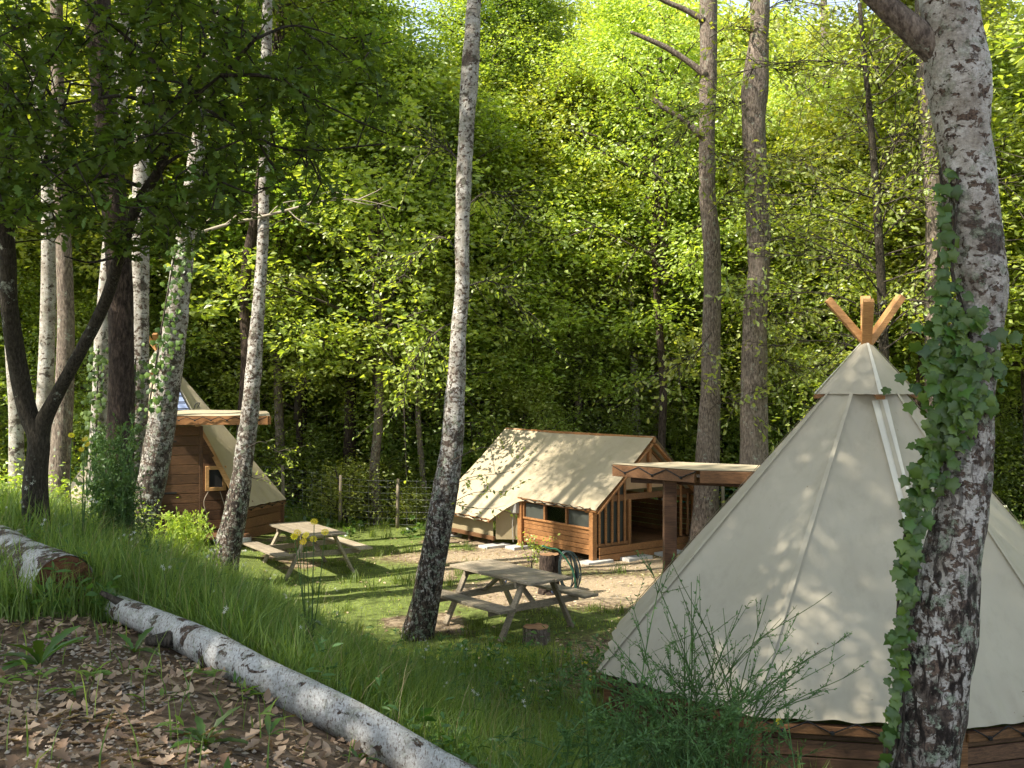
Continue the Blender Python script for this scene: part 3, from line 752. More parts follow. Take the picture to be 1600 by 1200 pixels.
def tent_base(root, poly, z0, z1, c, skip=(), nb=4, bm='cedar_dark'):
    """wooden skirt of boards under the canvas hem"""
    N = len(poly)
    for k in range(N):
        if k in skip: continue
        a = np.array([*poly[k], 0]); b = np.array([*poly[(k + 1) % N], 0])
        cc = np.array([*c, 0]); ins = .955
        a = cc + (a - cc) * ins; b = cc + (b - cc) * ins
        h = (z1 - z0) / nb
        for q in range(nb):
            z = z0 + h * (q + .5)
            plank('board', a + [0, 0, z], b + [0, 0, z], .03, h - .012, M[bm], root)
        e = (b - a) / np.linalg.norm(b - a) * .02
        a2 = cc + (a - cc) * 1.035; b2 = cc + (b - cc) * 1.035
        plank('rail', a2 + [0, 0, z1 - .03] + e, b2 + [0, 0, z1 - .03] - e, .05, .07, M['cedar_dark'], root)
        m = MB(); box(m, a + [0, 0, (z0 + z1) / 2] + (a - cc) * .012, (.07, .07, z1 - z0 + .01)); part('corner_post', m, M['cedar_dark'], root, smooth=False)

def cap_and_poles(root, apex, c, rc, hcap, poles, mat, cornerang):
    ax = np.asarray(apex, float)
    cs = [np.array([c[0] + rc * math.cos(t), c[1] + rc * math.sin(t), ax[2] - hcap]) for t in cornerang]
    top = ax + [0, 0, .10]
    for k in range(4):
        a, b = cs[k], cs[(k + 1) % 4]
        mb = MB(); V, Q = tri_grid(top, a, b, 10, -.03, (c[0], c[1], ax[2] - .5), .03, .06, k * 3); mb.add(V, None, Q)
        part('cap_panel', mb, M['canvas'], root)
        nrm = (a + 0) - np.array([c[0], c[1], a[2] - .5]); 
        mb = MB(); V, Q = strip_on(top, a, .02, .045, nrm, .008); mb.add(V, None, Q); part('seam_band', mb, M['canvas_pale'], root)
        d = (cs[k] - np.array([c[0], c[1], cs[k][2]])); d /= np.linalg.norm(d)
        plank('rafter_end', cs[k] - d * .22 + [0, 0, .05], cs[k] + d * .0 + [0, 0, -.03], .08, .04, M['cedar'], root)
    for e, f_ in poles:
        plank('crown_pole', ax + np.asarray(f_, float), ax + np.asarray(e, float), .10, .07, M['orange_pine'], root, up=(e[0], e[1], .01) if abs(e[0]) + abs(e[1]) > .01 else (1, 0, 0))

# --- big tent on the right
A_, B_, C_, D_, E_ = (.80, 9.26), (1.93, 8.02), (3.53, 7.74), (4.87, 8.12), (6.05, 9.6)
TP = [A_, B_, C_, D_, E_, (5.6, 11.6), (4.2, 12.5), (2.5, 12.4), (1.2, 11.2)]
TC = np.array([3.54, 9.95]); ZB = .62; ZA = 3.66
BT = thing('tipi_tent', 'large beige pyramid tent behind the ivy clad birch, crossed poles at its peak', 'tent', (TC[0], TC[1], 0))
apex = np.array([TC[0], TC[1], ZA])
for k in range(len(TP)):
    a = np.array([*TP[k], ZB]); b = np.array([*TP[(k + 1) % len(TP)], ZB])
    mb = MB(); V, Q = tri_grid(apex, a, b, 48, .06, (TC[0], TC[1], 1), .09, .03, k * 5); mb.add(V, None, Q)
    part('canvas_panel', mb, M['canvas'], BT)
    mid = (a + b) / 2; nr = np.cross(b - apex, a - apex); nr /= np.linalg.norm(nr)
    if nr[2] < 0: nr = -nr
    nr2 = np.array([a[0] - TC[0], a[1] - TC[1], 1.6]); nr2 /= np.linalg.norm(nr2)
    mb = MB(); V, Q = strip_on(apex, a, .03, .06, nr2, .012, 20); mb.add(V, None, Q); part('seam_band', mb, M['canvas'], BT)
    if k in (0, 1, 2, 3): lace(BT, a + (b - a) * .04, b - (b - a) * .04, 4, .085, .006, np.array([mid[0] - TC[0], mid[1] - TC[1], -1]) * .008)
# pale reinforcing bands on the front panel (left edge, centre crease, right edge)
a = np.array([*B_, ZB]); b = np.array([*C_, ZB]); nf = np.cross(b - apex, a - apex); nf /= np.linalg.norm(nf); nf = nf if nf[2] > 0 else -nf
for (t, w, mt) in ((.985, .16, 'canvas_pale'),):
    e = a + (b - a) * t
    mb = MB(); V, Q = strip_on(apex + (e - apex) * .17, apex + (e - apex) * .8, w * .9, w * .5, nf, .006, 20); mb.add(V, None, Q); part('reinforcing_band', mb, M[mt], BT)
tent_base(BT, TP, .02, ZB - .05, TC, (), 4, 'post_and_shade')  # darker wood on the boards paints in the shade under the canvas overhang
cap_and_poles(BT, apex, TC, .515, .46, [((-.37, .05, .49), (.02, 0, .02)), ((.38, .08, .52), (0, 0, .02)), ((-.06, -.24, .46), (0, 0, .02)), ((.10, .30, .53), (0, 0, .02))], M['canvas'],
              [math.pi + .02, -math.pi / 2 - .08, .02, math.pi / 2 - .08])
plank('crown_block', apex + [.04, 0, -.02], apex + [.04, 0, .14], .05, .05, M['cedar'], BT, up=(1, 0, 0))
# canopy over its entrance (far side)
q1, q2, q3, q4, q5 = np.array([1.34, 13.4, 2.14]), np.array([2.31, 12.4, 2.14]), np.array([3.45, 12.15, 2.14]), np.array([3.6, 13.0, 2.14]), np.array([2.3, 13.75, 2.14])
mb = MB(); cc = (q1 + q2 + q3 + q4 + q5) / 5 + [0, 0, .07]
ring = [q1, q2, q3, q4, q5]; V = [cc] + [p + [0, 0, .085] for p in ring]
mb.add(V, [(0, k + 1, (k + 1) % 5 + 1) for k in range(5)]); part('canopy_canvas', mb, M['canvas_roof'], BT, smooth=False)
for a, b in ((q1, q2), (q2, q3), (q3, q4), (q4, q5), (q5, q1)):
    e = (b - a) / np.linalg.norm(b - a) * .03
    plank('canopy_beam', a + e, b - e, .05, .15, M['cedar_dark'], BT)
lace(BT, q1 + [0, -.03, .07], q2 + [-.03, -.03, .07], 3, .09, .008); 
mb = MB(); box(mb, (2.06, 13.0, 1.03), (.16, .16, 2.06)); part('canopy_post', mb, M['post_and_shade'], BT, smooth=False)
plank('canopy_crossbeam', (1.6, 13.35, 2.03), (3.3, 12.6, 2.03), .06, .1, M['post_and_shade'], BT)

# --- small tent on the left
G2 = .32
LTc = np.array([-7.07, 20.0]); ZB2, ZA2 = .95, 3.98
LP_ = [(-5.07, 18.9), (-4.6, 20.3), (-5.2, 21.9), (-6.9, 22.5), (-8.6, 21.8), (-9.2, 20.3), (-8.5, 18.8), (-6.62, 18.35)]
LT = thing('tipi_tent', 'beige pyramid tent on the left with open plank entrance, behind the birches', 'tent', (LTc[0], LTc[1], G2))
ap2 = np.array([LTc[0], LTc[1], ZA2])
for k in range(8):
    a = np.array([*LP_[k], ZB2]); b = np.array([*LP_[(k + 1) % 8], ZB2])
    if k == 7:
        t = .42; a2, b2 = ap2 + (a - ap2) * t, ap2 + (b - ap2) * t
        mb = MB(); V, Q = tri_grid(ap2, a2, b2, 10, .01, (LTc[0], LTc[1], 1), .0, .05); mb.add(V, None, Q); part('canvas_panel', mb, M['canvas'], LT); continue
    mb = MB(); V, Q = tri_grid(ap2, a, b, 22, .04, (LTc[0], LTc[1], 1), .04, .03, k * 3); mb.add(V, None, Q); part('canvas_panel', mb, M['canvas_roof'], LT)
    mid = (a + b) / 2
    if k in (0, 5, 6): lace(LT, a, b, 4, .05, .007, np.array([mid[0] - LTc[0], mid[1] - LTc[1], -1]) * .01)
tent_base(LT, LP_, G2, ZB2 - .03, LTc, (7,), 3, 'cedar_dark')
a7, b7 = np.array([*LP_[7], 0.]), np.array([*LP_[0], 0.])       # entrance side, left and right foot
ed = (b7 - a7) / np.linalg.norm(b7 - a7); en = np.array([-ed[1], ed[0], 0]); 
if np.dot(en[:2], LTc - a7[:2]) < 0: en = -en
# window of clear film in the upper front panel
tL, tR = ap2 + (np.array([*LP_[7], ZB2]) - ap2) * .40, ap2 + (np.array([*LP_[0], ZB2]) - ap2) * .40
mb = MB(); pa = ap2 * .5 + (tL * .3 + tR * .7) * .5; fr = -en * .02
mb.add([pa + fr, tL * .25 + tR * .75 + fr, tL * .02 + tR * .98 + fr + [-.05, 0, .02]], [(0, 1, 2)])
V = [ap2 + (tR - ap2) * .45 + fr - ed * .03, tR + fr - ed * .05 + [0, 0, .02], tL * .72 + tR * .28 + fr + [0, 0, .02]]
mb = MB(); mb.add(V, [(0, 1, 2)]); part('film_window', mb, M['film'], LT, smooth=False)
for t in (.35, .55, .75, .95):
    l_ = V[0] + (V[2] - V[0]) * t + fr; r_ = V[0] + (V[1] - V[0]) * t + fr
    mb = MB(); tube(mb, [l_, r_], .008, 4); part('lacing_cord', mb, M['rope'], LT)
mb = MB(); tube(mb, [V[0] + fr, V[1] + fr, V[1] + fr + [.12, -.05, .12], V[1] + fr + [.2, -.05, .14], V[1] + fr + [.15, -.05, .05]], .009, 5, 16); part('lacing_cord', mb, M['rope'], LT)
# recessed plank walls: door wall near, window wall set back
wz0 = G2 + .18
def ent(u, v, z): return a7 + ed * u + en * v + [0, 0, z]
EW = np.linalg.norm(b7 - a7)
def half_open(z, side):   # horizontal limit of the opening at height z (in u)
    t = (ZA2 - z) / (ZA2 - ZB2); t = min(t, 1.0)
    pl = ap2 + ((np.array([*LP_[7], ZB2]) if side == 0 else np.array([*LP_[0], ZB2])) - ap2) * t
    return float(np.dot(pl - a7, ed))
nbd = 11; hb = 2.0 / nbd
for q in range(nbd):
    z = wz0 + hb * (q + .5)
    lim = min(half_open(z + hb / 2, 1), EW - .02) - .04; l0 = max(half_open(z + hb / 2, 0), .04)
    if z < wz0 + 1.95 and .84 > l0 + .1: plank('board', ent(max(l0, .06), .28, z), ent(.84, .28, z), .03, hb - .01, M['shaded_plank'], LT)
    if lim > 1.0: plank('board', ent(.88, .55, z), ent(lim - .06, .55, z), .03, hb - .01, M['shaded_plank'], LT)
plank('door_stile', ent(.06, .25, wz0), ent(.06, .25, wz0 + 1.75), .05, .09, M['cedar'], LT, up=tuple(ed))
plank('corner_board', ent(.86, .27, wz0), ent(.86, .27, wz0 + 2.0), .04, .07, M['shaded_plank'], LT, up=tuple(ed))
for z in (wz0 + .75, wz0 + 1.72): plank('hinge', ent(.1, .255, z), ent(.42, .255, z), .012, .035, M['rope'], LT)
plank('porch_floor', ent(.85, -.25, G2 + .12), ent(.85, .6, G2 + .12), 1.75, .05, M['shaded_plank'], LT)
for u0 in (0.1, 1.6): 
    mb = MB(); box(mb, ent(u0, -.2, G2 + .04), (.25, .2, .12)); part('footing_block', mb, M['concrete'], LT, smooth=False)
# little window
Vb = [ent(.86, .575, wz0), ent(EW - .02, .575, wz0), ent(EW - .05, .575, ZB2 + .1), ent(max(half_open(wz0 + 1.9, 1), .9) - .08, .575, wz0 + 1.9), ent(.86, .575, wz0 + 2.0)]
mb = MB(); mb.add(Vb, [(0, 1, 2), (0, 2, 3), (0, 3, 4)]); part('wall_lining', mb, M['shaded_plank'], LT, smooth=False)
wc = ent(1.14, .50, wz0 + .98)
wf = link('window_frame', None, LT, wc - np.array(LT.location)); 
def wpiece(a, b, w, h, mt, nm='frame_bar'):
    mb = MB(); beam(mb, np.asarray(a) - wc, np.asarray(b) - wc, w, h, tuple(en)); link(nm, mb.mesh(nm, mt, False), wf)
for s_ in (-1, 1):
    wpiece(wc + ed * .16 * s_ + [0, 0, -.24], wc + ed * .16 * s_ + [0, 0, .24], .07, .05, M['pine'])
    wpiece(wc - ed * .125 + [0, 0, .205 * s_], wc + ed * .125 + [0, 0, .205 * s_], .07, .05, M['pine'])
wpiece(wc - ed * .125, wc + ed * .125, .34, .012, M['rope'], 'pane')
# boards along the opening edge
for side, sgn in ((1, -1), (0, 1)):
    lo = np.array([*LP_[0 if side else 7], ZB2]); t1 = .44
    hi = ap2 + (lo - ap2) * t1; off = ed * sgn * .05 + en * .06
    plank('verge_board', hi + off, lo + off, .10, .04, M['pine'], LT, up=tuple(en))
    plank('jamb_post', np.array([lo[0], lo[1], G2]) + off, lo + off + [0, 0, .02], .08, .08, M['cedar'], LT, up=tuple(ed))
# flat canopy over the entrance
zc = 2.62
c1, c2, c3, c4 = ent(-.45, -.55, zc), ent(2.0, -.75, zc), ent(2.25, .35, zc + .05), ent(.2, .95, zc + .08)
c2 = np.array([-4.38, 18.0, zc]); c1 = np.array([-6.75, 17.7, zc]); c3 = np.array([-4.7, 19.1, zc + .04]); c4 = np.array([-6.4, 19.4, zc + .06])
mb = MB(); nn_ = 8; VV = []
for i in range(nn_ + 1):
    for j in range(nn_ + 1):
        u, v = i / nn_, j / nn_; p = (c1 * (1 - u) + c2 * u) * (1 - v) + (c4 * (1 - u) + c3 * u) * v
        VV.append(p + [0, 0, .10 + .05 * float(vnoise(u * 5, v * 3)) * (1 if 0 < j else .3)])
i = np.arange(nn_)[:, None] * (nn_ + 1); j = np.arange(nn_)[None, :]
mb.add(VV, None, np.stack([i + j, i + nn_ + 1 + j, i + nn_ + 2 + j, i + j + 1], -1).reshape(-1, 4)); part('canopy_canvas', mb, M['canvas_roof'], LT)
for a, b in ((c1, c2), (c2, c3), (c4, c3), (c1, c4)):
    e = (b - a) / np.linalg.norm(b - a) * .03; plank('canopy_beam', a + e + [0, 0, .02], b - e + [0, 0, .02], .05, .15, M['cedar'], LT)
lace(LT, c1 + [.4, -.03, .09], c2 + [-.05, -.03, .09], 7, .06, .007)
cap_and_poles(LT, ap2, LTc, .42, .45, [((-.30, .05, .30), (0, 0, -.06)), ((.26, .08, .34), (0, 0, -.06)), ((-.02, -.24, .32), (0, 0, -.06)), ((.06, .3, .3), (0, 0, -.06))], M['canvas'],
              [math.pi, -math.pi / 2, 0, math.pi / 2])
# cable dangling under the window
mb = MB(); tube(mb, [wc + [-.1, -.05, -.2], wc + [-.2, -.1, -.45], wc + [-.12, -.12, -.8], wc + [-.25, -.15, -1.1]], .008, 5, 14); tube(mb, [wc + [.1, -.05, -.25], wc + [.22, -.1, -.6], wc + [.25, -.1, -.85]], .007, 5, 10); part('cable', mb, M['twig'], LT)

# --- lodge tent in the middle
LG = thing('lodge_tent', 'lodge tent with beige canvas roof and open wooden porch in the middle', 'tent', (2.66, 19.22, 0))
Wd = np.array([.795, .606, 0]); Ld = np.array([-.606, .795, 0]); G0 = np.array([2.66, 19.22, 0])
def L(u, v, z): return G0 + Wd * u + Ld * v + [0, 0, z]
RZ = 2.30; slope = .86
def rz_(u): return RZ - slope * abs(u)
def roof_sheet(poly_u, name, t=.012, n=18, mat='canvas_roof'):
    """poly given as rows of (u at ridge end 0, v) -> bilinear grid between ridge and eave edge"""
    mb = MB(); VV = []
    for i in range(n + 1):
        for j in range(n + 1):
            s, v = i / n, j / n
            (ua, va), (ub, vb) = poly_u(s, v)
            VV.append(None)
    return mb
def roof_grid(eave, nv, nu, v0, v1, sgn):
    """eave(v) gives |u| of the hem at v"""
    VV = []
    for i in range(nv + 1):
        v = v0 + (v1 - v0) * i / nv
        for j in range(nu + 1):
            u = eave(v) * j / nu
            sag = -.035 * math.sin(math.pi * min(1, u / 1.5)) * (.6 + .4 * math.cos(v * 2.6)) + .02 * (float(fbm(v * 2, u * 2 + sgn * 5)) - .5)
            if j == nu: sag += .012 * math.sin(v * 14)
            ridge_sag = -.03 * math.sin(math.pi * (v - v0) / (v1 - v0))
            VV.append(L(sgn * u, v, rz_(u) + sag + ridge_sag))
    i = np.arange(nv)[:, None] * (nu + 1); j = np.arange(nu)[None, :]
    Q = np.stack([i + j, i + j + 1, i + nu + 1 + j + 1, i + nu + 1 + j], -1).reshape(-1, 4)
    return np.array(VV), Q
def eaveL(v): return 1.52 if v < 2.15 else (1.52 + .5 * min(1, (v - 2.15) / .42))
mb = MB(); V, Q = roof_grid(eaveL, 64, 22, -.12, 4.62, -1); mb.add(V, None, Q); part('roof_canvas', mb, M['canvas_roof'], LG)
mb = MB(); V, Q = roof_grid(lambda v: 1.60, 40, 18, -.12, 4.62, 1); mb.add(V, None, Q); part('roof_canvas', mb, M['canvas_roof'], LG)
plank('ridge_beam', L(0, -.13, RZ - .07), L(0, 4.6, RZ - .07), .06, .12, M['cedar'], LG)
for v in (-.09, .2):
    for s_, e_ in ((-1, 1.50), (1, 1.58)):
        plank('verge_board', L(0.04 * s_, v, RZ - .15), L(e_ * s_ * .97, v, rz_(e_ * .97) - .13), .04, .10, M['cedar'], LG, up=tuple(Ld))
plank('eave_beam', L(-1.47, -.1, rz_(1.47) - .06), L(-1.47, 2.15, rz_(1.47) - .06), .05, .07, M['cedar'], LG)
plank('eave_beam', L(-1.97, 2.55, rz_(1.97) - .06), L(-1.97, 4.6, rz_(1.97) - .06), .05, .07, M['cedar'], LG)
plank('eave_beam', L(1.52, -.1, rz_(1.52) - .07), L(1.52, 4.6, rz_(1.52) - .07), .05, .07, M['cedar'], LG)
lace(LG, L(-1.51, 0, rz_(1.51) + .02), L(-1.51, 2.1, rz_(1.51) + .02), 7, .045, .008, -Wd * .02); lace(LG, L(-2.0, 2.6, rz_(2.0) + .02), L(-2.0, 4.5, rz_(2.0) + .02), 6, .04, .008, -Wd * .02)
# front gable cloth
mb = MB(); g0 = 1.42; zt = rz_(0) - .14
zt -= .06; V = [L(0, .12, zt), L(-.95, .12, zt - .95 * slope), L(.95, .12, zt - .95 * slope)]; mb.add(V, [(0, 1, 2)]); part('gable_cloth', mb, m_canvas('warm_gable_canvas', (.42, .27, .15), (.50, .33, .19)), LG, smooth=False)
plank('king_post', L(0.05, .06, zt - .9), L(.05, .06, zt - .05), .07, .07, M['cedar'], LG, up=tuple(Wd))
plank('tie_beam', L(-.98, .08, zt - .95), L(1.35, .08, zt - .95), .06, .12, M['cedar_dark'], LG)
# floor, fascia, footings
FZ = .24
for q in range(14): 
    u0 = -1.38 + q * .196
    plank('floor_board', L(u0 + .095, .03, FZ), L(u0 + .095, 2.1, FZ), .185, .03, M['cedar_dark'], LG)
for q in range(2): plank('fascia_board', L(-1.33, -.01, .06 + .14 * q), L(1.3, -.01, .06 + .14 * q), .03, .13, M['cedar'], LG)
for u0, v0 in ((-1.4, 0), (-.5, -.12), (.4, -.12), (1.25, -.05), (-1.42, 2.2), (-1.85, 4.3), (-1.8, 2.6)):
    mb = MB(); box(mb, L(u0, v0, .0), (.62, .30, .09), np.array([Wd, Ld, (0, 0, 1)])); part('paving_slab', mb, M['concrete'], LG, smooth=False)
# corner and porch posts
def post(u, v, z1, w=.11, z0=.02, mt='cedar', nm='post'): 
    plank(nm, L(u, v, z0), L(u, v, z1), w, w, M[mt], LG, up=tuple(Wd))
post(-1.42, .06, rz_(1.42) - .10, .11); post(-1.42, 2.2, rz_(1.42) - .06, .13); post(1.32, .06, rz_(1.32) - .1, .1); post(1.32, 2.2, rz_(1.32) - .1, .1); post(.52, .06, zt - .98, .09, FZ); post(-.50, .06, zt - .98, .07, FZ)
post(-1.80, 4.45, rz_(1.8) - .06, .1)
# slatted screen left of the porch opening
zs = lambda u: rz_(abs(u)) - .2
for k, u in enumerate(np.linspace(-1.27, -.62, 5)): plank('slat', L(u, .05, FZ + .04), L(u, .05, zs(u)), .035, .05, M['cedar'], LG, up=tuple(Wd))
plank('screen_rail', L(-1.36, .07, FZ + .05), L(-.53, .07, FZ + .05), .05, .06, M['cedar'], LG)
mb = MB(); mb.add([L(-1.36, .10, FZ + .08), L(-.53, .10, FZ + .08), L(-.53, .10, zs(.53)), L(-1.36, .10, zs(1.36))], None, [(0, 1, 2, 3)]); part('insect_screen', mb, M['mesh'], LG, smooth=False)
for u in (.72, .92, 1.12): plank('slat', L(u, .05, FZ + .04), L(u, .05, zs(u) - .02), .035, .05, M['cedar'], LG, up=tuple(Wd))
# long side wall: boards below, three windows above
nb = 5; bz = np.linspace(.12, .60, nb + 1)
for q in range(nb): plank('board', L(-1.41, .13, (bz[q] + bz[q + 1]) / 2), L(-1.41, 2.12, (bz[q] + bz[q + 1]) / 2), .03, bz[1] - bz[0] - .008, M['cedar'], LG)
for k in range(3):
    v0, v1 = .14 + k * .66, .14 + (k + 1) * .66
    mb = MB(); box(mb, L(-1.40, (v0 + v1) / 2, .77), (.012, v1 - v0 - .07, .28), np.array([Wd, Ld, (0, 0, 1)]), .002); part('pane', mb, M['mesh'] if k != 1 else M['glass'], LG, smooth=False)
    plank('mullion', L(-1.42, v1, .61), L(-1.42, v1, .93), .05, .05, M['cedar'], LG, up=tuple(Wd))
plank('sill', L(-1.43, .13, .615), L(-1.43, 2.12, .615), .06, .035, M['cedar'], LG)
# rear part: canvas wall under the low eave
mb = MB(); V = []
for k in range(13):
    v = 2.66 + (4.4 - 2.66) * k / 12; o = .01 * math.sin(k * 1.7)
    V += [L(-1.80 + o, v, .2), L(-1.80 - o, v, rz_(1.8) - .08)]
mb.add(V, None, [(2 * k, 2 * k + 1, 2 * k + 3, 2 * k + 2) for k in range(12)]); part('canvas_wall', mb, m_canvas('olive_canvas_wall', (.27, .215, .125), (.33, .27, .16)), LG)
plank('bottom_rail', L(-1.82, 2.6, .17), L(-1.82, 4.5, .17), .05, .08, M['cedar_dark'], LG)
for v in (2.9, 3.6, 4.2): post(-1.70, v, .14, .09, -.02, 'post_and_shade', 'stilt')
mb = MB(); mb.add([L(-1.42, 2.26, .15), L(-1.78, 2.6, .15), L(-1.78, 2.6, rz_(1.78) - .08), L(-1.42, 2.26, rz_(1.42) - .08)], None, [(0, 1, 2, 3)]); part('canvas_wall', mb, bpy.data.materials['olive_canvas_wall'], LG, smooth=False)
mb = MB(); box(mb, L(-1.52, 2.3, .80), (.14, .20, .22), np.array([Wd, Ld, (0, 0, 1)]), .02); part('meter_box', mb, M['plastic'], LG, smooth=False)
mb = MB(); tube(mb, [L(-1.56, 2.3, .69), L(-1.55, 2.34, .45), L(-1.54, 2.33, .1)], .01, 5, 8); part('cable', mb, M['plastic'], LG)
# back wall of the porch and the right wall, with glazed openings
for q in range(6): 
    z = FZ + .06 + q * .105
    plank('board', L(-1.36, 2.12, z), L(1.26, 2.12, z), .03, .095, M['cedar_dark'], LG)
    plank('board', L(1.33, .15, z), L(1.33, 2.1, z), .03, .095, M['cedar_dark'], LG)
mb = MB(); box(mb, L(.45, 2.13, 1.3), (.05, .02, .8), np.array([Wd, Ld, (0, 0, 1)])); part('window_mullion', mb, M['pine'], LG, smooth=False)
for u in (-.35, 1.0): plank('window_frame', L(u, 2.12, .86), L(u, 2.12, 1.6), .06, .06, M['cedar_dark'], LG, up=tuple(Wd))
mb = MB(); mb.add([L(-1.36, 2.14, .86), L(-.38, 2.14, .86), L(-.38, 2.14, 1.9), L(-1.0, 2.14, 1.38)], None, [(0, 1, 2, 3)]); part('inner_wall', mb, M['cedar_dark'], LG, smooth=False)
mb = MB(); mb.add([L(-.38, 2.14, 1.62), L(.75, 2.14, 1.62), L(0, 2.14, 2.22)], [(0, 1, 2)]); part('inner_gable', mb, M['canvas_roof'], LG, smooth=False)
for v in (.8, 1.45): plank('wall_stud', L(1.33, v, .86), L(1.33, v, rz_(1.33) - .1), .05, .05, M['cedar'], LG, up=tuple(Wd))
plank('diagonal_brace', L(-.3, 2.08, 1.55), L(.2, 2.08, .95), .03, .07, M['post_and_shade'], LG)
for nm_, pts_ in (('back_window', [(-.32, 2.125, .88), (.97, 2.125, .88), (.97, 2.125, 1.35), (-.32, 2.125, 1.6)]),):
    mb = MB(); mb.add([L(*p) for p in pts_], None, [(0, 1, 2, 3)]); part('window_pane', mb, M['glass'], LG, smooth=False)
for v in (2.2, 4.4):   # far gable closing
    mb = MB(); mb.add([L(0, v + .12, 2.2), L(-1.75, v + .12, .7 if v > 3 else 0.75), L(-1.75, v + .12, .2), L(1.3, v + .12, .2), L(1.5, v + .12, .95)], [(0, 1, 2), (0, 2, 3), (0, 3, 4)])
    if v > 3: part('rear_canvas', mb, M['canvas_roof'], LG, smooth=False)
plank('table_leg', L(-.2, 1.4, FZ), L(-.2, 1.4, .75), .05, .05, M['post_and_shade'], LG, up=tuple(Wd)); plank('inner_shelf', L(-.6, 1.4, .78), L(.3, 1.4, .78), .5, .04, M['post_and_shade'], LG)

# ------------------------------------------------------------------ picnic tables
def picnic_table(label, c, lv, length, z, tilt=0):
    lv = np.array([*lv, 0.]); lv /= np.linalg.norm(lv); pv = np.array([-lv[1], lv[0], 0.])
    if pv[0] < 0: pv = -pv
    t = thing('picnic_table', label, 'picnic table', (c[0], c[1], z), 0, 'wooden picnic tables in the clearing')
    o = np.array([c[0], c[1], z])
    def p(a, b, h): return o + lv * a + pv * b + [0, 0, h]
    for k in range(5):
        b = (k - 2) * .145; e = random.uniform(-.012, .012)
        plank('top_plank', p(-length / 2 + e, b, .735), p(length / 2 + e, b, .735), .138, .038, M['weather'], t)
    for s_ in (-1, 1):
        for k in range(2): plank('bench_plank', p(-length / 2, s_ * (.66 + k * .135), .445), p(length / 2, s_ * (.66 + k * .135), .445), .128, .038, M['weather'], t)
    for e_ in (-1, 1):
        a = e_ * (length / 2 - .28); a2 = a - e_ * .045
        for s_ in (-1, 1): plank('leg', p(a, s_ * .62, 0.0), p(a, s_ * .24, .715), .045, .09, M['weather'], t, up=tuple(lv * 1))
        plank('bench_bearer', p(a2, -.78, .38), p(a2, .78, .38), .04, .09, M['weather'], t)
        plank('top_bearer', p(a2, -.34, .68), p(a2, .34, .68), .04, .07, M['weather'], t)
        plank('brace', p(a2 - e_ * .02, 0, .40), p(a2 - e_ * .45, 0, .70), .04, .07, M['weather'], t, up=tuple(pv))
    return t
picnic_table('weathered wooden picnic table right of the centre birch, stump beside it', (-.05, 13.55), (.64, -.77), 1.75, gzf(-.05, 13.55))
picnic_table('weathered wooden picnic table near the left birch and the left tent', (-3.62, 17.55), (.56, -.83), 1.75, gzf(-3.6, 17.5))

# ------------------------------------------------------------------ stump, cut post, hoses
def stump(name, label, px, d, r, h, mat, topmat, seg=26):
    q = P(px, 0, d); z = gzf(q[0], q[1]) - .06
    root = thing(name, label, 'tree stump', (q[0], q[1], z))
    mb = MB(); b = np.array([q[0], q[1], z])
    tube(mb, [b, b + [0, 0, h * .3], b + [0, 0, h + .06]], [r * 1.25, r * 1.05, r], seg, 10, False, .12, (5, 3)); part('bark', mb, mat, root)
    mb = MB(); n = seg; a = np.arange(n) * 2 * np.pi / n; c = b + [0, 0, h + .063]
    V = [c] + [c + [math.cos(t) * r * .97, math.sin(t) * r * .97, random.uniform(-.012, .008)] for t in a]
    mb.add(V, [(0, k + 1, (k + 1) % n + 1) for k in range(n)]); part('cut_face', mb, topmat, root, smooth=False)
    return root
M['cut'] = m_wood('sawn_end_grain', (.25, .13, .06), (.46, .27, .14), .6, .8)
M['cut_dark'] = m_wood('old_sawn_end', (.09, .036, .016), (.26, .11, .045), .5, .8)
stump('tree_stump', 'low sawn stump on the ground at the foot of the near picnic table', 838, 12.75, .175, .20, M['oakbark'], M['cut'])
stump('cut_log_post', 'upright cut log with hoses hung on it behind the near picnic table', 858, 15.7, .155, .60, M['darkbark'], M['cut'])
hz = thing('hose_coil', 'dark and green garden hose coiled over the upright cut log', 'hose', (0.75, 15.5, .1))
mb = MB(); g = np.random.default_rng(3)
pc = P(858, 0, 15.7); base = np.array([pc[0], 15.7, 0])
for k in range(8):
    ra, rb_, t0 = g.uniform(.10, .17), g.uniform(.27, .37), g.uniform(-.12, .12); cc_ = base + [.13 + ra, -.17 + g.uniform(-.05, .05), .68 - rb_]; tl = g.uniform(.15, .45)
    th = np.linspace(0, 2 * np.pi, 22)
    q = np.stack([cc_[0] + ra * np.cos(th) + tl * .35 * (-rb_ * np.sin(th) + rb_), cc_[1] + .05 * np.sin(th + t0), cc_[2] + rb_ * np.sin(th)], 1); q[:, 2] = np.maximum(q[:, 2], .05)
    tube(mb, q, .011, 6, 44, False)
part('hose_loops', mb, M['hose'], hz)
mb = MB(); tube(mb, [base + [-.12, -.18, .78], base + [0, -.2, .74], base + [.15, -.2, .70], base + [.35, -.22, .42], base + [.42, -.22, .1]], .014, 6, 24); part('hose_loops', mb, M['hose_g'], hz)
mb = MB(); tube(mb, [base + [-.75, -.4, .1], base + [-.62, -.35, .34], base + [-.35, -.32, .40], base + [-.05, -.3, .26], base + [.05, -.3, .05]], .014, 6, 24); part('hose_end', mb, m_plain('blue_grey_hose', (.05, .07, .13), .4), hz)

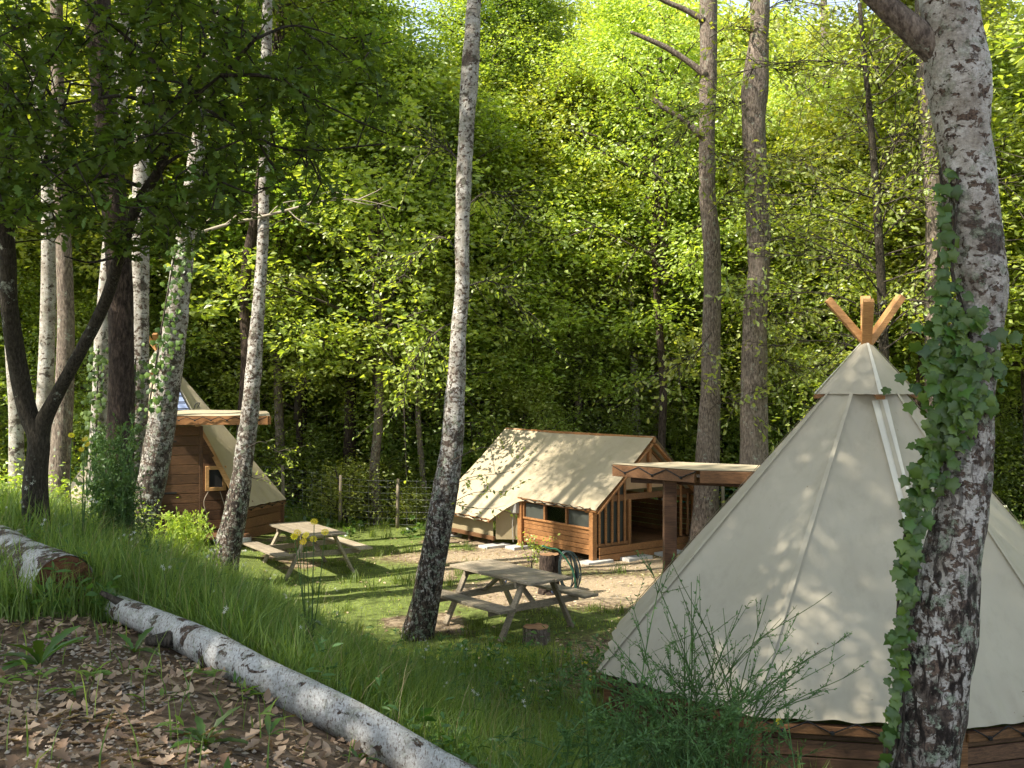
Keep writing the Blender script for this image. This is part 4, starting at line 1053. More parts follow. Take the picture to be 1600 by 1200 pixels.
# ------------------------------------------------------------------ fences
def fence(label, pa, pb, n, h, wm, name='wire_fence', full=True):
    a = np.array([*pa]); b = np.array([*pb]); L_ = np.linalg.norm(b - a)
    root = thing(name, label, 'fence', (a[0], a[1], gzf(*a)))
    for k in range(n + 1):
        q = a + (b - a) * k / n; z = gzf(*q); mb = MB(); tube(mb, [(q[0], q[1], z - .05), (q[0] + random.uniform(-.03, .03), q[1], z + h * random.uniform(.97, 1.08))], [.045, .035], 8, 4, True, .05)
        part('fence_post', mb, M['postgrey'], root)
    mb = MB(); m = int(L_ / .22)
    for r_ in range(8):
        pts = [(*(a + (b - a) * t), gzf(*(a + (b - a) * t)) + .08 + r_ * (h - .15) / 7) for t in np.linspace(0, 1, 2 * n + 1)]
        tube(mb, pts, .0022, 3, None, False)
    for k in range(m):
        q = a + (b - a) * k / m; z = gzf(*q); tube(mb, [(q[0], q[1], z + .05), (q[0], q[1], z + h - .06)], .0018, 3, None, False)
    part('wire_mesh', mb, wm, root)
fence('wire mesh fence with wooden posts between the left tent and lodge tent', (-6.6, 23.1), (-1.3, 22.7), 4, 1.15, M['wire'])
fence('green wire mesh fence behind the right side of the lodge tent', (3.4, 22.4), (8.6, 21.4), 4, 1.15, M['wire_green'])

# ------------------------------------------------------------------ logs
def log(name, label, pts, rad, mat, endmat, rough=.06, seg=40, n=120):
    root = thing(name, label, 'log', pts[0]); mb = MB(); tube(mb, pts, rad, seg, n, False, rough, (3, 1.5)); part('bark', mb, mat, root)
    pts = np.asarray(pts, float)
    for e, i_, j_ in ((0, 0, 1), (1, -1, -2)):
        d = pts[i_] - pts[j_]; d /= np.linalg.norm(d); ax = axes(d); c = pts[i_] - d * .012
        r = rad[i_]; m = 30; rings = [0, .4, .75, .98]; V = [c]; T = []
        for q, f_ in enumerate(rings[1:]):
            for k in range(m): t = 2 * math.pi * k / m; V.append(c + (ax[1] * math.cos(t) + ax[2] * math.sin(t)) * r * f_ + d * (random.uniform(-.010, .012) if f_ < .9 else 0))
        T = [(0, k + 1, (k + 1) % m + 1) for k in range(m)]
        Qd = [(1 + q * m + k, 1 + q * m + (k + 1) % m, 1 + (q + 1) * m + (k + 1) % m, 1 + (q + 1) * m + k) for q in range(2) for k in range(m)]
        mb = MB(); mb.add(V, T, Qd); part('cut_end', mb, endmat, root, smooth=False)
    return root
def gp(px, d, up):
    q = P(px, 0, d); q[2] = gzf(q[0], q[1]) + up; return q
def rotlog(p): return p
for k_, dz in enumerate((0, .012, -.012, .015, -.01, .012, 0)): LGP[k_] = LGP[k_] + [0, 0, dz + .01]
lg = log('birch_log', 'fallen white birch log lying diagonally across the bank in the foreground', LGP, [.085, .102, .110, .112, .115, .116, .116], M['birch_log'], M['cut'], .11)
for a_, b_, r_ in ((LGP[0] + [.1, -.1, .04], LGP[0] + [-.05, -.15, .14], .025), (LGP[1] + [-.12, .02, 0], LGP[1] + [-.24, -.12, .02], .045)):
    mb = MB(); tube(mb, [a_, (a_ + b_) / 2, b_], [r_ * 1.4, r_, r_ * .6], 10, 6, True, .15); part('branch_stub', mb, M['limb'], lg)
BLP = [hit(-90, 818, .15), hit(-20, 853, .15), hit(45, 888, .15), hit(100, 915, .15)]
log('thick_birch_log', 'thick old birch log with a brown sawn end at the left edge', BLP, [.19, .20, .205, .21], M['old_log'], M['cut_dark'], .08)

# ------------------------------------------------------------------ dark forked oak with its shaded foliage, upper left
def near_oak():
    D0 = 9.2; g = np.random.default_rng(21)
    b = P(58, 800, D0); b[2] = gzf(b[0], b[1]) - .15
    root = thing('dark_oak', 'dark forked oak with low spreading shaded foliage filling the upper left', 'oak tree', b)
    fork = P(60, 690, D0)
    stems = [([b, P(55, 760, D0), fork, P(42, 640, D0), P(26, 560, D0 - .1), P(14, 470, D0 - .3), P(10, 380, D0 - .4), P(-20, 250, D0 - .6), P(-60, 100, D0 - .8)], [.14, .11, .095, .085, .08, .072, .066, .055, .04]),
             ([fork - [0, 0, .2], P(66, 665, D0), P(90, 615, D0 - .1), P(128, 545, D0 - .3), P(165, 470, D0 - .5), P(190, 390, D0 - .8), P(215, 320, D0 - 1), P(250, 262, D0 - 1.2), P(263, 215, D0 - 1.3), P(264, 170, D0 - 1.4), P(300, 142, D0 - 1.5), P(345, 118, D0 - 1.7), P(400, 60, D0 - 1.9)],
              [.085, .078, .06, .054, .05, .046, .042, .038, .034, .030, .024, .018, .012])]
    sk = []
    for pts, rad in stems:
        mb = MB(); tube(mb, pts, rad, 18, 90, True, .1, (4, 2)); part('trunk', mb, M['youngbark'], root); sk += [p for p in catmull(pts, 40)[14:]]
    T = D0
    bl = [([(263, 195), (235, 165), (190, 150), (120, 160), (40, 175)], 7.8, .022), ([(250, 262), (285, 240), (303, 235)], 7.9, .018), ([(215, 290), (170, 275), (130, 290), (60, 330)], 8.1, .018),
          ([(345, 118), (420, 120), (480, 150), (560, 190)], 7.2, .016), ([(300, 142), (330, 175), (400, 215), (470, 235), (600, 225)], 7.4, .018), ([(10, 380), (40, 300), (80, 230), (110, 130)], 8.8, .03),
          ([(264, 170), (250, 110), (200, 60), (150, 20)], 7.6, .024), ([(185, 400), (140, 410), (100, 400)], 8.3, .014), ([(400, 60), (460, 40), (540, 60)], 7.1, .012), ([(400, 215), (430, 265), (470, 300)], 7.4, .010),
          ([(110, 200), (60, 120), (0, 60)], 8.6, .02), ([(264, 170), (320, 80), (300, 0)], 8.0, .02)]
    mb = MB()
    for pts, d, r in bl:
        q = [P(a, c, d + g.normal(0, .12)) for a, c in pts]; tube(mb, q, np.linspace(r, r * .35, len(q)), 7, 22, True, .1); sk += list(catmull(q, 14))
    part('branches', mb, M['youngbark'], root)
    sk = np.array(sk); cen = []
    while len(cen) < 900:
        px, py = g.uniform(-60, 620), g.uniform(-60, 440)
        e = ((px - 250) / 350) ** 2 + ((py - 165) / 225) ** 2
        low = py > 300 and px > 330
        if e > 1.05 or (low and g.random() < .75): continue
        if fbm(px / 70., py / 45., 3, 3) < .36 + .1 * (e > .6): continue
        cen.append(P(px, py, g.uniform(6.6, 10.2)))
    cen = np.array(cen); tw = MB(); Cs, Ds, Ns = [], [], []
    for c in cen:
        k = np.argmin(np.linalg.norm(sk - c, axis=1)); a = sk[k]; m = (a + c) / 2 + g.normal(0, .06, 3)
        if np.linalg.norm(a - c) > .05: tube(tw, [a, m, c], [.008, .005, .003], 4, None, False)
        sk = np.vstack([sk, m, c])
        n = g.integers(8, 17); dr = (c - a) / (np.linalg.norm(c - a) + 1e-6)
        for _ in range(n):
            d = dr * .5 + g.normal(0, .8, 3) * [1, 1, .45]; Ds.append(d); Cs.append(c - dr * g.uniform(0, .22) + g.normal(0, .035, 3)); Ns.append(g.normal(0, .35, 3) + [0, 0, 1])
    part('twigs', tw, M['youngbark'], root, kind='stuff')
    Cs, Ds, Ns = np.array(Cs), np.array(Ds), np.array(Ns)
    order = np.argsort(Cs[:, 1] + 10 * (Cs[:, 2] > CH + 600 / F * Cs[:, 1]))
    near, rest = order[:290], order[290:]
    mb = MB(); shape_leaves(mb, Cs[rest], .105, *OAK, Ds[rest], Ns[rest], g); part('foliage', mb, M['leaf_near'], root, kind='stuff')
    tm = MB(); tm.add(OAK[0], OAK[1]); lm = tm.mesh('leaf', M['leaf_near'])
    for k in near:
        ax = axes(Ds[k], Ns[k]); m = Matrix([list(ax[0]), list(ax[1]), list(ax[2])]).transposed()
        link('leaf', lm, root, Cs[k] - b, m.to_euler(), g.uniform(.08, .13))
    return root
near_oak()

# ------------------------------------------------------------------ loose sprays of leaves on twigs
def spray(root, pts, n, size, tmpl, mat, g, spread=.10, r=.006, name='leafy_branch', tw=M['limb'], side=5):
    pts = np.array(pts); mb = MB(); main = catmull(pts, 16); tube(mb, main, np.linspace(r, r * .3, 16), 5, None, False)
    Cs, Ds = [], []
    for k in range(side):
        a = main[g.integers(3, 15)]; e = a + (main[-1] - main[0]) / np.linalg.norm(main[-1] - main[0]) * spread * 1.6 + g.normal(0, spread, 3)
        tube(mb, [a, (a + e) / 2, e], [r * .5, r * .4, r * .2], 4, None, False)
        for t in np.linspace(.2, 1, max(2, n // side)): Cs.append(a + (e - a) * t + g.normal(0, size * .3, 3)); Ds.append((e - a) / np.linalg.norm(e - a) * .5 + g.normal(0, .6, 3) - [0, 0, .2])
    part('twigs', mb, tw, root)
    mb = MB(); shape_leaves(mb, np.array(Cs), size, *tmpl, np.array(Ds), None, g); part('foliage', mb, mat, root, kind='stuff')
g = np.random.default_rng(77)
def find(label): return next(o for o in bpy.data.objects if o.get('label', '').startswith(label))
tr = find('slender leaning birch in the centre')
for pts, n in (([(702, 760), (740, 745), (790, 738), (840, 718)], 44), ([(700, 790), (740, 770), (790, 768), (800, 758)], 34), ([(706, 720), (750, 700), (790, 700), (805, 676)], 26), ([(700, 780), (720, 790), (760, 795), (790, 790)], 26)):
    spray(tr, [P(a, b, 12.85 - .1 * k) for k, (a, b) in enumerate(pts)], n, .055, OVAL, M['leaf_a'], g, .10)
for pts, n in (([(722, 400), (690, 370), (650, 400), (620, 450)], 60), ([(722, 330), (760, 300), (800, 320), (830, 370)], 60), ([(720, 500), (680, 520), (640, 580), (630, 650)], 50), ([(722, 450), (770, 440), (810, 480)], 50), ([(726, 260), (690, 230), (640, 250)], 40)):
    spray(tr, [P(a, b, 13.1 + .25 * k) for k, (a, b) in enumerate(pts)], n * 4, .065, OVAL, M['leaf_a'], g, .32, .012, side=20)
tr = find('grey flaky birch')
for pts, n in (([(385, 700), (410, 690), (430, 705), (450, 700)], 26), ([(384, 740), (400, 748), (420, 742), (440, 735)], 24), ([(410, 360), (460, 340), (520, 370), (560, 430)], 60), ([(405, 450), (450, 430), (500, 440)], 46)):
    spray(tr, [P(a, b, 14.8 + .1 * k) for k, (a, b) in enumerate(pts)], n * 2, .06, OVAL, M['leaf_b'], g, .2, .008, side=9)
mb = MB(); 
for a, b_, c in (((420, 336), (440, 318), (475, 312)), ((480, 320), (510, 300), (545, 305)), ((500, 315), (560, 312), (630, 328)), ((530, 309), (580, 320), (610, 312)), ((350, 352), (380, 330), (400, 332)), ((290, 372), (330, 340), (360, 318)), ((560, 312), (590, 298), (600, 290)), ((450, 328), (470, 345), (500, 350))):
    tube(mb, [P(*a, 14.9), P(*b_, 14.8), P(*c, 14.7)], [.011, .007, .003], 4, 8, False)
part('dead_twigs', mb, M['twig'], tr)
for lab, items in (('tall brown oak', [((1110, 330), (1140, 300), (1165, 310)), ((1110, 470), (1140, 455), (1160, 470)), ((1106, 230), (1130, 250), (1150, 240)), ((1108, 60), (1140, 40), (1170, 50)), ((1108, 160), (1080, 190), (1050, 230)), ((1112, 520), (1080, 560), (1050, 570)), ((1110, 640), (1135, 620), (1160, 640))]),
                   ('thicker lichen mottled', [((1185, 90), (1220, 110), (1260, 90)), ((1184, 180), (1150, 160), (1120, 175)), ((1184, 250), (1220, 240), (1270, 260)), ((1186, 380), (1230, 370), (1260, 400)), ((1180, 470), (1210, 490), (1250, 480)), ((1182, 560), (1220, 560), (1240, 580)), ((1190, 20), (1230, 0), (1290, 10))])):
    tr = find(lab)
    for a, b_, c in items: spray(tr, [P(*a, 18.6), P(*b_, 18.3), P(*c, 18.0)], 240, .12, OAK, M['leaf_a'], g, .5, .012, side=26)
# oak foliage reaching in from the right edge and over the big tent
bo = thing('oak_branch_tree', 'oak with hanging lobed leaves between the mottled oak and the ivy clad birch', 'oak tree', (5.6, 15.2, 0))
mb = MB(); tube(mb, [(5.6, 15.2, -.1), (5.65, 15.1, 3), (5.5, 15.0, 6), (5.2, 14.9, 9)], [.09, .08, .06, .03], 12, 30, True, .1); part('trunk', mb, M['youngbark'], bo)
for k in range(40):
    z0 = g.uniform(3.6, 8.6); az = g.uniform(0, 6.28); L_ = g.uniform(.8, 2.2); a = np.array([5.55, 15.05, z0]); e = a + [math.cos(az) * L_, math.sin(az) * L_ * .9, g.uniform(-.1, .6)]
    spray(bo, [a, (a + e) / 2 + [0, 0, .15], e], 90, .085, OAK, M['leaf_a' if k % 3 else 'leaf_b'], g, .34, .014, side=12)
# sapling in front of the lodge
sp = thing('sapling', 'small bright green sapling at the side wall of the lodge tent', 'sapling', (.33, 17.6, 0))
for k in range(6):
    a = np.array([.33, 17.6, 0.]); e = a + [g.normal(0, .14), g.normal(0, .1), g.uniform(.3, .58)]
    spray(sp, [a, (a + e) / 2 + [0, 0, .05], e], 30, .06, OVAL, M['leaf_b'], g, .09, .006, side=6)

# ------------------------------------------------------------------ ivy
iv = thing('ivy_vine', 'broad leaved ivy climbing up the left side of the big birch', 'ivy', (2.1, 4.9, 0))
org = np.array([2.1, 4.9, 0]); g = np.random.default_rng(5)
ctrl = [(262, 1478, 10, 3), (330, 1482, 24, 9), (420, 1476, 14, 7), (480, 1492, 55, 22), (540, 1500, 82, 60), (600, 1496, 80, 62), (660, 1484, 62, 50), (720, 1458, 36, 34), (760, 1442, 30, 30), (800, 1428, 27, 28), (860, 1420, 22, 22), (930, 1413, 18, 18), (1000, 1406, 14, 12), (1080, 1400, 13, 9), (1150, 1390, 14, 9), (1200, 1384, 10, 4)]
ys = np.array([c[0] for c in ctrl]); pts = []
for (y0, x0, w0, n0), (y1, x1, w1, n1) in zip(ctrl[:-1], ctrl[1:]):
    for _ in range(int((n0 + n1) / 2 * (y1 - y0) / 34)):
        t = g.random(); pts.append((x0 + (x1 - x0) * t + g.normal(0, (w0 + (w1 - w0) * t) * .42), y0 + (y1 - y0) * t, w0 + (w1 - w0) * t))
tp, trd = path_pts(BIG, 5.0); tz = np.array([p[2] for p in tp])[::-1]; txx = np.array([p[0] for p in tp])[::-1]; tr_ = np.array(trd)[::-1]
def surf(px, py, off):
    d = 4.95; q = P(px, py, d); cx = np.interp(q[2], tz, txx); r = np.interp(q[2], tz, tr_); dx = q[0] - cx
    yy = 5.0 - math.sqrt(max(0, r * r - dx * dx)) if abs(dx) < r else 5.0 - .3 * r
    return P(px, py, yy - off)
IM = []
for k in range(3):
    m_ = MB(); v = IVY[0].copy(); v[:, 2] += (.05 - .05 * k) * v[:, 0]; v[:, 1] *= (1, .88, 1.1)[k]; m_.add(v, IVY[1]); IM.append(m_.mesh('leaf', M['leaf_ivy']))
rest = MB(); RC, RD, RN = [], [], []
g.shuffle(pts)
for k, (px, py, w) in enumerate(pts):
    c = surf(px, py, g.uniform(.015, .09)); d = np.array([g.normal(0, .6), g.normal(-.25, .3), -1 + g.normal(0, .4)]); nn = np.array([g.normal(-.25, .45), -1, g.uniform(.1, 1.1)])
    if k < 290:
        ax = axes(d, nn); m = Matrix([list(ax[0]), list(ax[1]), list(ax[2])]).transposed()
        link('leaf', IM[k % 3], iv, c - org, m.to_euler(), g.uniform(.04, .105) * (.72 if py > 760 else .84))
    else: RC.append(c); RD.append(d); RN.append(nn)
if RC: shape_leaves(rest, np.array(RC), .062, *IVY, np.array(RD), np.array(RN), g); part('foliage', rest, M['leaf_ivy'], iv, kind='stuff')
mb = MB()
for o in (-6, 6, 14):
    tube(mb, [surf(c[1] + o + g.normal(0, 3), c[0], .012) for c in ctrl], .007, 5, 60, False)
part('vine_stem', mb, M['limb'], iv)
# ivy on the pale birch and the leaning birch
for nm, px, d, y0, y1, n in (('ivy on the smooth pale birch behind the dark trunk', 154, 14.8, 540, 770, 260), ('ivy winding round the leaning birch', 276, 13.75, 380, 640, 200), ('ivy on the lichen birch', 212, 15.3, 560, 780, 160)):
    q = P(px, 0, d); o = thing('ivy_vine', nm, 'ivy', (q[0], q[1], gzf(q[0], q[1]))); n_ = n
    py = g.uniform(y0, y1, n_); base = px - (py - y0) * (.17 if 'leaning' in nm else .03) + (0 if 'leaning' not in nm else 8)
    C = np.array([P(base[i] + g.normal(0, 11), py[i], d + g.uniform(-.1, .15)) for i in range(n_)])
    mb = MB(); shape_leaves(mb, C, .075, *IVY, np.array([[g.normal(0, .5), -.2, -1] for _ in range(n_)]), np.array([[g.normal(0, .4), -1, g.uniform(0, 1)] for _ in range(n_)]), g); part('foliage', mb, M['leaf_ivy'], o, kind='stuff')
    mb = MB(); tube(mb, [P(px, y0, d), P(px - 3 - (20 if 'leaning' in nm else 0), (y0 + y1) / 2, d), P(px - (44 if 'leaning' in nm else 6), y1, d)], .012, 5, 20, False); part('vine_stem', mb, M['limb'], o)

# ------------------------------------------------------------------ broom shrubs
def broom(name, label, base, spread, targets, seed, mat=M['broom'], twn=9, leafn=11, ls=.022):
    g = np.random.default_rng(seed); root = thing(name, label, 'shrub', base); Lf, Ld_ = [], []
    for k, e in enumerate(targets):
        b = base + np.array([g.normal(0, spread), g.normal(0, spread), 0]); b[2] = gzf(b[0], b[1]); e = np.asarray(e)
        m = b * .45 + e * .55 + [g.normal(0, .03) - (e[0] - b[0]) * .22, g.normal(0, .03), .10 + .12 * abs(e[0] - b[0])]
        main = catmull([b, m, e], 14); ln = np.linalg.norm(e - b)
        mb = MB(); tube(mb, main, np.linspace(.006, .0018, 14), 4, None, False); dr = e - m; dr /= np.linalg.norm(dr)
        for q in range(twn):
            i_ = g.integers(4, 14) if 14 > 4 else 5; a = main[i_ - 1]; s_ = g.normal(0, .5, 3); d = dr + s_; d /= np.linalg.norm(d); tl = ln * g.uniform(.10, .26) * (1.15 - i_ / 18)
            te = a + d * tl + [0, 0, .02]; tube(mb, [a, te], [.0028, .0010], 3, None, False)
            for t in g.uniform(.1, 1, leafn): Lf.append(a + (te - a) * t); Ld_.append(d + g.normal(0, .7, 3))
        part('stem', mb, mat, root)
        for t in g.uniform(.3, 1, 14): Lf.append(main[int(t * 13)]); Ld_.append(dr + g.normal(0, .7, 3))
    mb = MB(); Lf = np.array(Lf)
    shape_leaves(mb, Lf, ls, np.array([(0, 0, 0), (.5, .2, .05), (1, 0, 0), (.5, -.2, .05)]), np.array([(0, 2, 1), (0, 3, 2)]), np.array(Ld_), None, g, .4)
    part('foliage', mb, mat, root, kind='stuff')
g = np.random.default_rng(9)
tg = []
env = [(940, 1000), (985, 930), (1010, 870), (1050, 880), (1090, 900), (1130, 950), (1160, 945), (1200, 930), (1245, 960), (1300, 925), (1330, 990), (1345, 1045), (1290, 1075), (1250, 1110), (1180, 1040), (1070, 960), (1100, 1000), (1150, 1000), (1040, 960), (1000, 1010), (1210, 1020), (1260, 1035)]
for e in env + [(a + g.normal(0, 25), c + abs(g.normal(25, 40))) for a, c in env] : tg.append(P(e[0], e[1], g.uniform(5.6, 6.6)))
bb = P(1090, 0, 6.0); bb[2] = gzf(bb[0], bb[1]); broom('broom_shrub', 'wispy green broom shrub with arching stems in front of the big tent', bb, .16, tg, 4)
tg = [P(g.uniform(850, 1230), g.uniform(1020, 1190), g.uniform(4.9, 6.3)) for _ in range(46)]
bb = P(1010, 0, 5.6); bb[2] = gzf(bb[0], bb[1]); broom('broom_shrub', 'low dense dark green broom shrub at the bottom edge below the wispy one', bb, .42, tg, 6, twn=12, leafn=12, ls=.028)
tg = [P(g.uniform(140, 215), g.uniform(650, 800), g.uniform(9.8, 10.6)) for _ in range(60)]
bb = P(175, 0, 10.2); bb[2] = gzf(bb[0], bb[1]); broom('broom_shrub', 'feathery broom bush at the foot of the dark fissured trunk', bb, .2, tg, 8, twn=10, leafn=10, ls=.04)
tg = [P(g.uniform(240, 330), g.uniform(800, 860), g.uniform(11.8, 12.8)) for _ in range(40)]
bb = P(285, 0, 12.3); bb[2] = gzf(bb[0], bb[1]); broom('broom_shrub', 'sunlit pale green broom in front of the left tent porch', bb, .28, tg, 12, M['grass_lit'], twn=9, leafn=10, ls=.045)

# ------------------------------------------------------------------ grass
def inpoly(x, y, poly):
    c = np.zeros(len(x), bool); n = len(poly)
    for i in range(n):
        x1, y1 = poly[i]; x2, y2 = poly[(i + 1) % n]
        c ^= ((y1 > y) != (y2 > y)) & (x < (x2 - x1) * (y - y1) / (y2 - y1 + 1e-9) + x1)
    return c
FP = [TP, LP_, [tuple(L(-1.5, 0, 0)[:2]), tuple(L(1.4, 0, 0)[:2]), tuple(L(1.5, 4.6, 0)[:2]), tuple(L(-1.9, 4.6, 0)[:2])]]
def gsample(n, d0, d1, g, marg=1.12):
    d = np.sqrt(g.uniform(d0 * d0, d1 * d1, n)); x = g.uniform(-1, 1, n) * d * 800 / F * marg + g.uniform(-.4, .4, n)
    k = np.ones(n, bool)
    for p in FP: k &= ~inpoly(x, d, p)
    return x[k], d[k]
def bank(x, y): return sm(((2.5 - x) * .85 + (6 - y) * .53 + .2) / 1.6) * (1 - sm((y - 13) / 5))
def blades(name, mat, x, y, h, w, g, levels=3, lean=.45, kind='stuff'):
    n = len(x); z = gz(x, y) - .01; B = np.stack([x, y, z], 1)
    az = g.uniform(0, 2 * np.pi, n); ln = np.abs(g.normal(0, lean, n)) + .08
    D = np.stack([np.cos(az), np.sin(az), np.zeros(n)], 1); fa = az + g.normal(0, .9, n) + np.pi / 2
    S = np.stack([np.cos(fa), np.sin(fa), np.zeros(n)], 1)
    V = []
    for k in range(levels + 1):
        t = k / levels; c = B + D * (h * ln * t ** 2)[:, None] + np.array([0, 0, 1.]) * (h * t * (1 - .28 * ln * t))[:, None]
        if k < levels: hw = (w * .5 * (1 - .55 * t))[:, None]; V += [c - S * hw, c + S * hw]
        else: V.append(c)
    V = np.stack(V, 1); m = V.shape[1]; i = np.arange(n)[:, None] * m; T = []
    for k in range(levels - 1): T += [i + [2 * k, 2 * k + 1, 2 * k + 3], i + [2 * k, 2 * k + 3, 2 * k + 2]]
    T.append(i + [m - 3, m - 2, m - 1])
    mb = MB(); mb.add(V.reshape(-1, 3), np.concatenate(T)); me = mb.mesh(name, mat)
    return link(name, me, kind=kind)
g = np.random.default_rng(17)
X, Y, Hh, Ww = [], [], [], []; SX, SY, SH, SW = [], [], [], []
for n, d0, d1, wmul in ((64000, 3.0, 7.5, 1.0), (78000, 7.5, 13.0, 1.35), (64000, 13, 20, 2.0), (20000, 20, 27, 3.0)):
    x, y = gsample(n, d0, d1, g); lm = litter_mask(x, y); sd2 = sand_mask(x, y); bk = bank(x, y)
    cl = fbm(x * 1.3, y * 1.3, 0, 3); keep = g.random(len(x)) < (1 - .985 * lm) * (1 - .9 * np.clip(sd2 * 1.5, 0, 1)) * np.clip(.35 + 1.6 * (cl - .3), .15, 1) * (.45 + .55 * bk + .25 * (y < 12))
    x, y, bk, cl = x[keep], y[keep], bk[keep], cl[keep]
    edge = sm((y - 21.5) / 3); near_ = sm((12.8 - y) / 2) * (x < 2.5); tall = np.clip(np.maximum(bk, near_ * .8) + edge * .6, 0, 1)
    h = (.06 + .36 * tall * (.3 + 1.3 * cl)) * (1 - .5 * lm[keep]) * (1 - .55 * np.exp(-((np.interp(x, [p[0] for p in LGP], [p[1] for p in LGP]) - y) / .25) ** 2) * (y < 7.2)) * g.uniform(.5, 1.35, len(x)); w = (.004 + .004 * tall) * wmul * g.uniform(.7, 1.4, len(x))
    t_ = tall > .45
    X.append(x[t_]); Y.append(y[t_]); Hh.append(h[t_]); Ww.append(w[t_]); SX.append(x[~t_]); SY.append(y[~t_]); SH.append(h[~t_]); SW.append(w[~t_])
c_ = np.concatenate
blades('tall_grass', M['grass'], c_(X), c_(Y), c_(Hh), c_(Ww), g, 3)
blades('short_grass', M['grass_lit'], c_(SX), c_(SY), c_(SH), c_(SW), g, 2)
# scattered taller tufts in the lawn
x, y = gsample(420, 12.5, 23, g); k = sand_mask(x, y) < .35; x, y = x[k], y[k]
X_ = np.repeat(x, 34) + g.normal(0, .06, len(x) * 34); Y_ = np.repeat(y, 34) + g.normal(0, .06, len(x) * 34)
blades('lawn_tufts', M['grass'], X_, Y_, np.repeat(g.uniform(.10, .30, len(x)), 34) * g.uniform(.5, 1.2, len(X_)), np.full(len(X_), .011), g, 3, .5)
# long seed stems and dry straws
x, y = gsample(4200, 3.6, 13, g); k = (bank(x, y) > .3) & (litter_mask(x, y) < .5) & (y > 4.2); x, y = x[k], y[k]
blades('dry_stems', M['straw'], x, y, g.uniform(.3, .75, len(x)), np.full(len(x), .0032), g, 4, .5)
# broad weeds and ground plants
def weeds(name, mat, n, d0, d1, size, tmpl, up0, up1, cond, g, thr=.5):
    x, y = gsample(n, d0, d1, g); k = cond(x, y) & (fbm(x * 2.1 + 5, y * 2.1, 0, 2) > thr); x, y = x[k], y[k]
    m = 7; X_ = np.repeat(x, m) + g.normal(0, size * .35, len(x) * m); Y_ = np.repeat(y, m) + g.normal(0, size * .35, len(x) * m)
    C = np.stack([X_, Y_, gz(X_, Y_) + np.repeat(g.uniform(up0, up1, len(x)), m) * g.uniform(.2, 1.1, len(x) * m)], 1)
    D = rand_unit(len(C), g); D[:, 2] = np.abs(D[:, 2]) * .5 + .1
    mb = MB(); shape_leaves(mb, C, size, *tmpl, D, None, g, .35); return link(name, mb.mesh(name, mat), kind='stuff')
lit = lambda x, y: (litter_mask(x, y) < .4) & (bank(x, y) + (y < 12) * (x < 2.3) > .35)
weeds('broadleaf_weeds', M['weed'], 2600, 3.6, 13, .075, OVAL, .05, .32, lit, g, .48)
weeds('slender_weeds', M['broom'], 2400, 3.6, 12, .08, SLIM, .08, .45, lit, g, .45)
weeds('ground_cover', M['weed'], 2200, 13, 26, .13, OVAL, .03, .22, lambda x, y: (sand_mask(x, y) < .2) & ((y > 21) | (bank(x, y) > .2)), g, .45)
weeds('litter_sprouts', M['grass'], 130, 3.2, 7.3, .10, SLIM, .0, .06, lambda x, y: litter_mask(x, y) > .5, g, .5)

# rosettes of lance leaves in the litter
LANCE = leaf_template([(0, .02), (.2, .05), (.35, .09), (.42, .07), (.55, .13), (.65, .09), (.8, .11), (1, .01)], .45, .25)
for k, (px, py, n, s_, lab) in enumerate([(320, 1165, 9, .19, 'toothed dandelion rosette in the dry leaves at the bottom edge'), (62, 1040, 10, .26, 'tall lance leaved rosette in the leaf litter on the left'), (210, 1020, 7, .17, 'small leafy sprout beside the upper end of the birch log'),
                                        (235, 990, 6, .22, 'grassy tuft growing against the top of the birch log'), (420, 1150, 7, .12, 'little rosette in the litter just below the birch log'), (20, 960, 8, .26, 'arching strap leaved plant under the thick log'), (560, 1190, 6, .10, 'tiny green sprout at the lower side of the birch log')]):
    q = hit(px, py); root = thing('leafy_weed', lab, 'weed', q)
    m_ = MB(); m_.add(*LANCE); lm = m_.mesh('leaf', M['weed'])
    for j in range(n):
        az = j * 2.4 + g.normal(0, .3); el = g.uniform(.35, 1.15); d = np.array([math.cos(az) * math.cos(el), math.sin(az) * math.cos(el), math.sin(el)]); ax = axes(d); m = Matrix([list(ax[0]), list(ax[1]), list(ax[2])]).transposed()
        link('leaf', lm, root, (0, 0, 0), m.to_euler(), s_ * g.uniform(.7, 1.2))

# ------------------------------------------------------------------ fallen leaves, gravel, twigs
x, y = gsample(9000, 3.0, 7.6, g, 1.15); k = (litter_mask(x, y) > g.random(len(x)) * .9 + .05) & (fbm(x * 1.8, y * 1.8) + g.normal(0, .12, len(x)) > .38); x, y = x[k], y[k]
C = np.stack([x, y, gz(x, y) + g.uniform(.004, .03, len(x))], 1); D = rand_unit(len(x), g); D[:, 2] *= .16; N = rand_unit(len(x), g) * .38 + [0, 0, 1]
o = np.argsort(y); nr, far_ = o[:280], o[280:]
mb = MB(); h2 = len(far_) // 2; shape_leaves(mb, C[far_[:h2]], .078, *OAKDRY, D[far_[:h2]], N[far_[:h2]], g, .45); shape_leaves(mb, C[far_[h2:]], .05, *(OVAL[0] * [1, 1.1, -1.3], OVAL[1]), D[far_[h2:]], N[far_[h2:]], g, .5); link('leaf_litter', mb.mesh('leaf_litter', M['dryleaf']), kind='stuff')
DL = []
for k in range(4):
    m_ = MB(); v = OAKDRY[0].copy(); v[:, 2] += .12 * np.sin(v[:, 0] * (4 + k)) * (1 + v[:, 1] * 3 * (-1) ** k); m_.add(v, OAKDRY[1]); DL.append(m_.mesh('fallen_leaf', m_leaf('fallen_leaf_%s' % 'abcd'[k], *[((.22, .13, .085), (.22, .13, .085)), ((.42, .29, .20), (.42, .29, .20)), ((.56, .43, .33), (.56, .43, .33)), ((.32, .20, .14), (.32, .20, .14))][k], .12, .03)))
